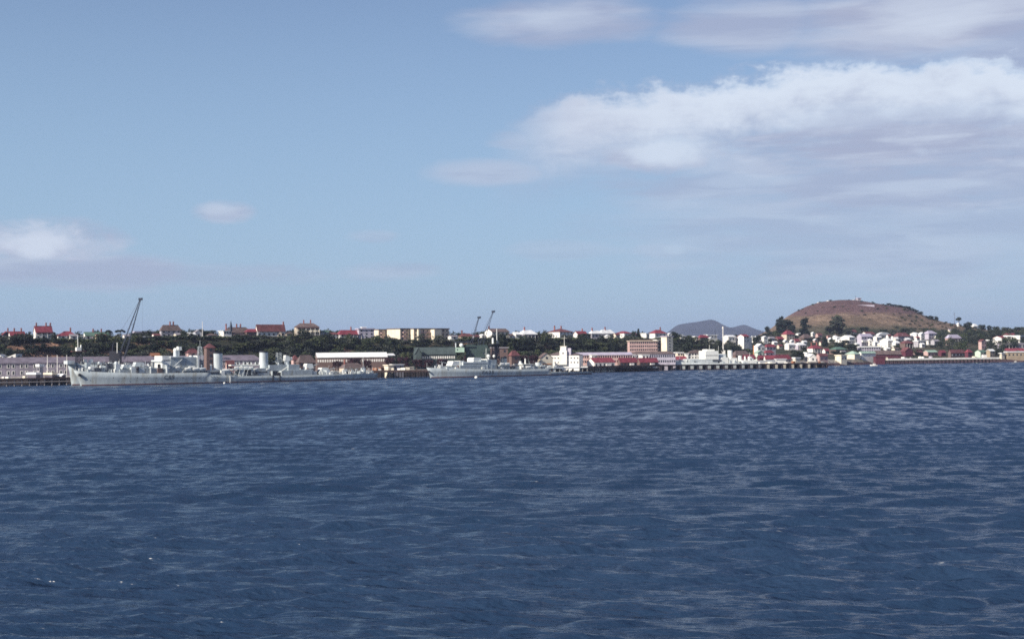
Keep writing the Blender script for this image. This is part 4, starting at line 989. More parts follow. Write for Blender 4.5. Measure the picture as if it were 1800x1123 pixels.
# middle ridge
H(805, 834, 586, 591.5, 598, 'hip', 'dull_red_roof', 'beige_paint', 'low house with a dull red hipped roof right of the cream flats', Y=965, chim=(812,), fl=.25)
H(842, 853, 588, 590, 595, 'gy', 'white_roof', 'white_paint', 'small white cottage behind the crane jibs', Y=968, fl=.5)
H(852, 895, 578, 583.5, 596, 'gx', 'brown_roof', 'white_paint', 'two-storey house with a white end wall and brown roof behind the frigate mast', Y=965, chim=(856,), fl=.3, storeys=2, th=36)
H(862, 893, 610, 612, 634, 'flat', 'grey_roof', 'brown_wall', 'grey flat-roofed dockyard block behind the frigate mast', Y=880, th=12, storeys=2, name='dockyard_block', cat='building')
H(899, 914, 584, 588, 595, 'gx', 'white_roof', 'white_paint', 'small white-roofed wing left of the big white-roofed house', Y=968, fl=.5)
H(910, 945, 580, 587, 597, 'hip', 'white_roof', 'lilac_wall', 'large house with a bright white hipped roof and white verandah posts', Y=962, chim=(922,), fl=.25, veranda='white_roof')
H(944, 961, 590, 592, 597, 'gx', 'white_roof', 'grey_wall', 'low grey house with a pale roof half hidden by a dark tree', Y=965)
H(963, 1008, 577.5, 583, 594, 'hip', 'dull_red_roof', 'white_paint', 'big house with a tall blank white side wall, red roof and two chimneys', Y=975, chim=(975, 987), fl=.46, storeys=2, th=44, dmax=20)
H(1008, 1033, 582.5, 588, 594, 'gx', 'red_roof', 'white_paint', 'low red-roofed cottage with a white chimney, left of the long white roof', Y=985, chim=(1024,), fl=.3)
H(1035, 1058, 581, 586, 595, 'hip', 'white_roof', 'grey_wall', 'grey house under a white hipped roof, left half of the long white row', Y=985, chim=(1041,), fl=.2)
H(1050, 1082, 579.5, 586, 596, 'hip', 'white_roof', 'grey_wall', 'wide grey house under a white hipped roof, right half of the long white row', Y=992, chim=(1064,), fl=.2)
H(1063, 1073, 589, 591.5, 598, 'gy', 'white_roof', 'white_paint', 'small white gabled bay in front of the long white row', Y=982, th=15)
H(1083, 1111, 582, 585.5, 595, 'hip', 'red_roof', 'white_paint', 'white bungalow with a dark red roof above the pink office building', Y=995, fl=.5)
H(1104, 1121, 586, 588, 595, 'gx', 'dull_red_roof', 'white_paint', 'small house left of the tall Norfolk pine', Y=1005, fl=.3)
H(1127, 1142, 585.5, 587, 595, 'flat', 'white_roof', 'white_paint', 'flat-roofed white house right of the tall Norfolk pine', Y=1010, fl=.6, winkw=1)
H(1141, 1173, 579.5, 585.5, 594, 'hip', 'red_roof', 'white_paint', 'white house with a steep red hipped roof left of the round black tree', Y=1015, chim=(1162,), fl=.3)
H(1173, 1181, 586, 588, 595, 'gy', 'white_roof', 'white_paint', 'narrow white house against the round black tree', Y=1012, th=30, win=False)
H(1192, 1203, 588, 591, 597, 'arch', 'white_roof', 'white_paint', 'small white building with a rounded roof right of the round black tree', Y=1060, fl=.4, win=False)
H(1217, 1230, 591, 592.5, 599, 'flat', 'white_roof', 'white_paint', 'small white flat house left of the red roof beside the white column', Y=1080, fl=.5)
H(1226, 1247, 588.5, 593, 601, 'hip', 'red_roof', 'brown_wall', 'dark red hipped roof left of the white column', Y=1085, fl=.2)
H(1238, 1262, 588, 589.5, 595, 'flat', 'white_roof', 'white_paint', 'long low white roof just left of the white column', Y=1110, fl=.2)
H(1246, 1253, 593, 594.5, 601, 'gy', 'white_roof', 'white_paint', 'little white gable below the long low white roof', Y=1078, th=30, win=False)
H(1272, 1294, 589.5, 592, 601, 'gx', 'white_roof', 'white_paint', 'white house with a pale roof immediately right of the white column', Y=1110, fl=.35)
H(1284, 1300, 592, 595, 601, 'gx', 'grey_roof', 'white_paint', 'white house with a grey roof two along from the white column', Y=1120, fl=.3)
H(1298, 1318, 588, 591.5, 602, 'gx', 'red_roof', 'white_paint', 'red-roofed house with a bright white gable end above the pale ship funnel', Y=1115, fl=.45, th=40)
H(1314, 1322, 592, 594, 600, 'flat', 'white_roof', 'white_paint', 'small white box-like house between two red roofs above the pale ship', Y=1130, win=False)
yc = hit(1271, 598.5) or 1105; p = pos(1271, 597, yc); r_ = thing('white_column', 'tall slim white column standing among the ridge houses', 'column', (p.x, yc, hz(p.x, yc)))
hh = pos(1271, 574, yc).z - hz(p.x, yc); MB().box(-1.4, 1.4, -1.4, 1.4, 0, hh * .3).obj('base', 'white_paint', r_); MB().cyl(0, 0, hh * .3, hh * .93, .42, n=10, rx1=.32).obj('shaft', 'white_paint', r_); MB().cyl(0, 0, hh * .93, hh, .6, n=10).obj('cap', 'white_paint', r_)

# smaller roofs that fill the ridge between the big ones
for row in ((41, 47, 590, 593, 598, 'gx', 'brown_roof', 'beige_paint', 'tiny drab cottage left of the dark upright tree on the ridge'), (118, 136, 588, 591, 597, 'gx', 'grey_roof', 'white_paint', 'small grey roof behind the right side of the red bungalow'),
            (163, 186, 588, 591, 598, 'gx', 'dull_red_roof', 'beige_paint', 'drab low roof in front of the long green roof'), (214, 229, 588, 591, 598, 'gx', 'grey_roof', 'white_paint', 'pale cottage between the right umbrella tree and the crane jib'),
            (266, 281, 587, 590, 597, 'gx', 'dull_red_roof', 'white_paint', 'small cottage left of the steep brown hipped roof'), (303, 325, 586, 589, 596, 'gx', 'grey_roof', 'cream_paint', 'low cream cottage right of the steep brown hipped roof'),
            (360, 381, 586, 589, 597, 'hip', 'brown_roof', 'grey_wall', 'drab house half hidden between flagpole and long brown roof'), (404, 428, 586, 589, 596, 'gx', 'brown_roof', 'cream_paint', 'low cream cottage in front of the three big chimneys'),
            (498, 514, 582, 586, 595, 'hip', 'brown_roof', 'beige_paint', 'drab brown-roofed house left of the grand villa'), (576, 592, 585, 588, 595, 'gx', 'dull_red_roof', 'white_paint', 'small dull red roof left of the wide red bungalow'),
            (787, 805, 590, 592, 598, 'gx', 'grey_roof', 'white_paint', 'small grey-roofed cottage at the right end of the longest cream flats'), (829, 843, 589, 592, 598, 'gx', 'dull_red_roof', 'grey_wall', 'drab cottage between the two crane jibs'),
            (890, 902, 587, 590, 597, 'gx', 'brown_roof', 'white_paint', 'small brown-roofed cottage left of the big white roofs'), (955, 965, 589, 591, 597, 'gx', 'grey_roof', 'white_paint', 'tiny cottage touching the big house with the blank white wall'),
            (1078, 1090, 586, 589, 596, 'gx', 'dull_red_roof', 'cream_paint', 'small cream cottage at the right end of the long white roofs'), (1203, 1218, 591, 594, 600, 'gx', 'grey_roof', 'grey_wall', 'drab cottage right of the small rounded white roof')):
    H(*row, Y=BASE_Y((row[0] + row[1]) / 2), fl=.35)
# ---- waterfront buildings, left to right
def land(u0, u1, yr, ye, yb, *a, **k):
    k.setdefault('name', 'dockyard_building'); k.setdefault('cat', 'building'); return house(u0, u1, yr, ye, yb, *a, **k)
# long two-storey workshop on the left, with pairs of white window frames
r_ = thing('long_workshop', 'very long lilac-grey two-storey workshop with rows of paired white windows behind the left wharf', 'workshop', tuple(pos(-30, 660, 752)[:2]) + (3.2,), R(24)); Lw = 150
MB().box(0, Lw, 0, 14, -2, 7.2).obj('wall', 'workshop_wall', r_)
rf = MB(); rf.add([(-.5, -.6, 7.1), (Lw + .5, -.6, 7.1), (Lw + .5, 14.6, 7.1), (-.5, 14.6, 7.1), (3, 7, 10.2), (Lw - 3, 7, 10.2)], [(3, 2, 1, 0), (0, 1, 5, 4), (1, 2, 5), (2, 3, 4, 5), (3, 0, 4)]); rf.obj('roof', 'slate', r_)
wfm = MB().box(-.8, .8, -.12, -.002, -.15, 2.0).mesh('window', 'white_paint'); pnm = MB().box(-.45, .45, -.16, -.13, .1, 1.75).mesh('pane', 'glass')
for row, z0 in ((0, 1.0), (1, 4.6)):
    for i in range(44):
        x = 1.8 + i * 3.35 + (.9 if i % 2 else 0); o = link('window', wfm, r_); o.location = (x, 0, z0); q = link('pane', pnm, o)
# white saw-tooth shed
r_ = thing('sawtooth_shed', 'white shed with a saw-tooth roof of two pointed gables at the left edge', 'shed', tuple(pos(-6, 633, 800)[:2]) + (hz(pos(-6, 633, 800).x, 800),), R(2)); zb = pos(0, 632.5, 800).z - r_.location.z
for i in range(3):
    x0 = -8 + i * 6.2; b = MB(); b.prism([(x0, 0), (x0 + 6.2, 0), (x0 + 6.2, zb + 3.3), (x0 + 6.0, zb + 3.3), (x0, zb + .9)] if i != 1 else [(x0, 0), (x0 + 6.2, 0), (x0 + 6.2, zb + .8), (x0 + 3.0, zb + 3.2), (x0, zb + .9)], 0, 12); b.obj('gable', 'white_paint', r_)
    put_window(r_, x0 + 4.2, 0, zb + .9, 1.1, 1.0)
MB().box(-8, 10.8, -.1, -.003, zb - .4, zb).obj('band', 'dull_red_roof', r_)
land(357, 377, 604, 611, 660, 'hip', 'dull_red_roof', 'brown_wall', 'tall pinkish brown tower block behind the gap between cruiser mast and forward funnel', Y=790, fl=.35, storeys=5, dmax=12)
land(325, 348, 612, 620, 655, 'hip', 'dull_red_roof', 'pink_wall', 'dull red roofed building behind the cruiser bridge', Y=792, fl=.3)
land(262, 280, 621, 626, 655, 'gx', 'rust', 'brown_wall', 'rust-roofed boiler house on the bank behind the cruiser', Y=795, fl=.3)
land(395, 412, 634, 645, 660, 'gx', 'dull_red_roof', 'pink_wall', 'small red-roofed building seen between the two cruiser funnels', Y=795, fl=.3)
land(511, 524, 624, 632, 655, 'hip', 'dull_red_roof', 'pink_wall', 'small brownish roof just right of the cruiser aft director', Y=830, fl=.4)
land(520, 553, 624, 637, 655, 'hip', 'brown_roof', 'brown_wall', 'brown hipped roof left of the long white-topped shed', Y=825, fl=.2)
r_ = land(555, 679, 620.3, 627.8, 640, 'gx', 'white_roof', 'brown_wall', 'very long shed with a brilliant white roof slope above the cruiser stern', Y=868, fl=.04, th=17, winkw=30, winm='white_paint', dmax=9)
land(660, 693, 622, 625, 640, 'gx', 'white_roof', 'grey_wall', 'short white-roofed shed right of the long white-topped shed', Y=905, fl=.2)
land(596, 639, 638, 646, 662, 'hip', 'brown_roof', 'beige_paint', 'cottage-like office with a grey-brown hipped roof behind the cruiser quarterdeck', Y=812, fl=.22, chim=(606,), winm='white_paint')
land(674, 691, 641, 642.5, 653, 'flat', 'cream_paint', 'cream_paint', 'cream hut on the wharf between the cruiser and the frigate', Y=805, fl=.5, winkw=0, win=False, name='hut', cat='hut')
land(687, 708, 640, 641.5, 652, 'flat', 'white_roof', 'grey_wall', 'grey hut with a white roof beside the cream hut on the wharf', Y=808, fl=.12, winkw=2, name='hut', cat='hut')
r_ = land(726, 800, 611, 623, 634, 'gx', 'sage', 'sage', 'large green-roofed workshop with a row of white window frames behind the dark red trees', Y=895, fl=.06, th=14, winkw=18, winm='white_paint', dmax=18)
land(727, 741, 611, 622, 634, 'gy', 'sage', 'sage', 'green gabled wing at the left end of the large green-roofed workshop', Y=885, th=14, win=False)
land(838, 868, 612, 617, 634, 'flat', 'sage', 'sage', 'long dark green workshop behind the frigate bridge', Y=905, th=10, winkw=10)
land(893, 914, 616, 625, 646, 'hip', 'dull_red_roof', 'brown_wall', 'pinkish brown hipped roof behind the frigate aft deck', Y=880, fl=.3)
for a_, b_, la in ((912, 930, 'dark red-leaved tree behind the frigate canopies'), (926, 948, 'dark red-leaved tree left of the cream gabled boat shed')): tree_px(a_, b_, 620, 648, 'round', 'leaf_red', la, Y=890)
# white naval office with a stepped tower and a mast
p = pos(990, 648, 905); r_ = thing('naval_office', 'white two-storey naval office with a stepped central tower and a white flag mast', 'office building', (p.x, 905, 3.2), R(-14)); k = 905 / F
w_ = 56 * k / math.cos(R(14)); zt = pos(990, 624.3, 905).z - 3.2
MB().box(-w_ / 2, w_ / 2, 0, 12, -2, zt).obj('wall', 'white_paint', r_); rf = MB(); rf.add([(-w_ / 2 - .3, -.3, zt + .002), (w_ / 2 + .3, -.3, zt + .002), (w_ / 2 + .3, 12.3, zt + .002), (-w_ / 2 - .3, 12.3, zt + .002), (-w_ / 2 + 5, 6, zt + 1.9), (w_ / 2 - 5, 6, zt + 1.9)], [(3, 2, 1, 0), (0, 1, 5, 4), (1, 2, 5), (2, 3, 4, 5), (3, 0, 4)]); rf.obj('roof', 'brown_roof', r_)
for row, z in ((0, zt - 2.4), (1, zt - 5.2)):
    for i in range(10):
        if i == 5: continue
        put_window(r_, -w_ / 2 + w_ * (i + .5) / 10, 0, z + .2, .8, .8)
t1 = pos(990, 616, 905).z - 3.2; t2 = pos(990, 609, 905).z - 3.2
tw = MB().box(-2.1, 2.7, -1.5, 3.3, zt - 6, t1).obj('tower', 'white_paint', r_); MB().box(-1.6, 2.2, -1.0, 2.8, t1 + .002, t2).obj('upper_tower', 'white_paint', tw); MB().box(-1.8, 2.4, -1.2, 3.0, t2 + .002, t2 + .3).obj('parapet', 'cream_paint', tw); put_window(r_, .3, -1.5, t1 - 2.2, .8, 1.0)
MB().box(2.7, 5.0, .2, 3.2, t1 - 3.4, t1 + 1.5).obj('tower_annex', 'lilac_wall', tw)
m_ = MB(); m_.cyl(.9, 0, t2, t2 + 6.9, .17, n=7, rx1=.1); fm = m_.obj('flag_mast', 'white_paint', r_); MB().bar((-1.0, 0, t2 + 5.3), (2.8, 0, t2 + 5.3), .1).obj('yard', 'white_paint', fm)
land(945, 972, 621, 630, 649, 'gy', 'brown_roof', 'cream_paint', 'cream gabled boat shed with a round window left of the white naval office', Y=895, th=26, fl=.2, win=False)
for o in [o for o in bpy.data.objects if o.get('label', '').startswith('cream gabled boat shed')]:
    b = MB(); b.cyl(0, 0, 0, .1, .8, n=10); d_ = max(-v.co.y for v in [c for c in o.children if c.name.startswith('wall')][0].data.vertices); hh = max(v.co.z for v in [c for c in o.children if c.name.startswith('wall')][0].data.vertices)
    q = b.obj('round_window', 'glass', o); q.matrix_local = Matrix.Translation((0, -d_ - .01, hh * .72)) @ Matrix.Rotation(R(90), 4, 'X'); MB().box(-3.4, 3.4, -d_ - .2, -d_ - .003, hh * .3, hh * .36).obj('door_head', 'orange_paint', o)
land(1003, 1112, 620, 624, 640, 'gx', 'lilac_roof', 'pink_wall', 'very long pinkish building with arched windows right of the white naval office', Y=940, fl=.03, th=8, winkw=26, dmax=9)
land(1108, 1188, 617.5, 622, 640, 'hip', 'brown_roof', 'lilac_wall', 'long brown-roofed building below the pink office block', Y=965, fl=.03, th=8, winkw=20, dmax=9)
for a, lab in ((1037, 'small white upper storey box on the long pinkish building, left one'), (1100, 'white upper storey box left of the pair below the pink office block'), (1124, 'white upper storey box directly below the pink office block')):
    land(a, a + (11 if a < 1100 else 17), 623, 624, 633, 'flat', 'white_roof', 'white_paint', lab, Y=932 if a < 1100 else 956, th=14, winkw=2, dmax=5)
# pink offices and tower
r_ = land(1104, 1156, 598.5, 600, 624, 'flat', 'beige_paint', 'pink_wall', 'pink multi-storey office block with long rows of small windows', Y=985, fl=.05, th=10, storeys=4, winkw=13, name='office_block')
H(1108, 1152, 596.8, 598, 601, 'flat', 'brown_roof', 'orange_paint', 'orange-brown penthouse strip on top of the pink office block', Y=992, fl=.02, th=8, dmax=5, win=False, name='penthouse', cat='building')
land(1150, 1166, 597, 598, 624, 'flat', 'white_roof', 'dark_wall', 'narrow dark link between the pink offices and the square tower', Y=990, th=30, storeys=4, winkw=2, winm='white_paint')
land(1163, 1184, 590.5, 592, 624, 'flat', 'lilac_roof', 'cream_paint', 'square tower block with a cream left face, right of the pink offices', Y=985, fl=.42, th=44, storeys=6, winkw=1, dmax=12, name='tower_block')
# red-roofed sheds on the wharf
rd = 'red_roof'
for u0, u1, lab, ex in ((1032, 1082, 'leftmost red-roofed wharf shed with a big white gable end', 0), (1085, 1121, 'second red-roofed wharf shed from the left, with a white door panel', 1), (1119, 1158, 'third red-roofed wharf shed from the left, brown-walled', 2)):
    Yd = {0: 914, 1: 931, 2: 946}[ex]
    r_ = land(u0, u1, 629.5, 637, 645 if ex else 646.5, 'gx', rd, 'white_paint' if ex == 0 else 'brown_wall', lab, Y=Yd, fl=.24 if ex == 0 else .12, th=34, winkw=5, dmax=11, name='wharf_shed', cat='shed')
    w_ = [c for c in r_.children if c.name.startswith('wall')][0]; yf = min(v.co.y for v in w_.data.vertices); xm = max(v.co.x for v in w_.data.vertices)
    MB().box(xm * .1, xm * .55, yf - .9, yf - .003, -.3, 2.5).obj('door', 'white_paint', r_)
    MB().box(-xm, xm, yf - 1.2, yf - .91, -.6, .1).obj('sill', 'white_paint', r_)
land(1150, 1208, 627, 633.5, 640, 'gx', 'red_roof', 'white_paint', 'long low red roof seen over the bow of the pale ship', Y=1024, fl=.04, th=8, winkw=8, dmax=8, name='wharf_shed', cat='shed')
land(1187, 1201, 619, 620.5, 632, 'flat', 'white_roof', 'cream_paint', 'cream block left of the big white store behind the pale ship', Y=1030, th=14, storeys=2, winkw=2)
land(1204, 1210, 621, 622, 634, 'flat', 'white_roof', 'white_paint', 'narrow white block wedged beside the big white store', Y=1028, th=10, win=False)
land(1209, 1241, 615, 621, 636, 'arch', 'brown_roof', 'white_paint', 'big white store with a curved brown roof behind the pale ship', Y=1030, fl=.03, th=8, storeys=3, winkw=6, dmax=12)
land(1284, 1322, 616.5, 624, 636, 'hip', 'brown_roof', 'brown_wall', 'brown-roofed building behind the funnel of the pale ship', Y=1062, fl=.2)
land(1304, 1330, 624, 630, 640, 'gx', 'red_roof', 'maroon_wall', 'dark red shed just behind the pale ship deckhouses', Y=1040, fl=.2, win=False)
simple_pole('slipway_post', 'leaning orange-tan post rising behind the right end of the pale ship', 'post', 1325, 607, 640, 1052, 'orange_paint', .5)
# right: sheds by the pier
for row in ((1326, 1345, 604.5, 610, 617, 'gy', 'white_roof', 'white_paint', 'cream gabled house at the left foot of the town hill', dict(Y=1085)),
            (1343, 1365, 605, 609.5, 616, 'hip', 'red_roof', 'grey_wall', 'grey house with a red hipped roof beside the cream gabled house', dict(Y=1090, fl=.15)),
            (1327, 1343, 616.5, 620, 628, 'gy', 'pale_green_roof', 'pale_green', 'pale green gabled building near the right end of the pale ship', dict(Y=1066)),
            (1342, 1361, 615.5, 620, 628, 'hip', 'red_roof', 'grey_wall', 'grey building with a red roof beside the pale green gable', dict(Y=1070, fl=.15)),
            (1331, 1344, 625, 630, 640, 'gx', 'red_roof', 'maroon_wall', 'small dark red roof at the left end of the pier-side sheds', dict(Y=1052, win=False)),
            (1343, 1362, 625, 631, 640, 'gx', 'red_roof', 'white_paint', 'middle red-roofed pier-side shed with a white front', dict(Y=1050, fl=.1, th=18)),
            (1357, 1393, 623.5, 631, 640, 'hip', 'red_roof', 'grey_wall', 'largest red-roofed pier-side shed', dict(Y=1056, fl=.1)),
            (1363, 1382, 630.5, 631.5, 639.5, 'flat', 'white_roof', 'white_paint', 'bright white flat-roofed box building on the pier edge', dict(Y=1040, fl=.05, th=14, win=False)),
            (1333, 1364, 633.5, 634.5, 640, 'flat', 'white_roof', 'white_paint', 'low white building along the pier in front of the red roofs', dict(Y=1034, fl=.05, th=14, win=False)),
            (1394, 1407, 628, 630, 634, 'flat', 'white_roof', 'cream_paint', 'tiny cream hut under the dark pier-side tree', dict(Y=1050, win=False)),
            (1419, 1435, 622.5, 627.5, 636, 'gy', 'white_roof', 'white_paint', 'white boathouse with a steep gable near the end of the long pier', dict(Y=1070, th=12)),
            (1415, 1424, 619, 621, 634, 'flat', 'white_roof', 'white_paint', 'tall white annex left of the white boathouse', dict(Y=1078, win=False)),
            (1435, 1457, 621.5, 626, 636, 'gx', 'dull_red_roof', 'pink_wall', 'pinkish shed with a dull red roof right of the white boathouse', dict(Y=1085, fl=.2)),
            (1470, 1490, 623.5, 625, 635, 'flat', 'cream_paint', 'cream_paint', 'cream waterside shed with a dark doorway', dict(Y=1112, fl=.4, winkw=2)),
            (1489, 1514, 617, 622, 631, 'hip', 'pale_green_roof', 'cream_paint', 'cream building with a pale green roof above the boat ramp', dict(Y=1140, fl=.5, th=40, win=False)),
            (1508, 1542, 618, 621, 624, 'gx', 'pale_green_roof', 'white_paint', 'open white shelter with a long pale green roof', dict(Y=1150, fl=.1, win=False)),
            (1536, 1586, 616.5, 623, 631, 'gx', 'brown_roof', 'maroon_wall', 'long maroon boat store with a grey-brown roof', dict(Y=1180, fl=.05, th=14, win=False)),
            (1537, 1556, 626.5, 627.5, 638, 'flat', 'dull_red_roof', 'maroon_wall', 'maroon waterside shed at the left end of the far pier', dict(Y=1146, fl=.1, th=12, win=False)),
            (1585, 1606, 611, 617.5, 628, 'gy', 'dull_red_roof', 'maroon_wall', 'dark red gabled boat store behind the far pier', dict(Y=1200, th=26, win=False))):
    land(*row[:9], **row[9])
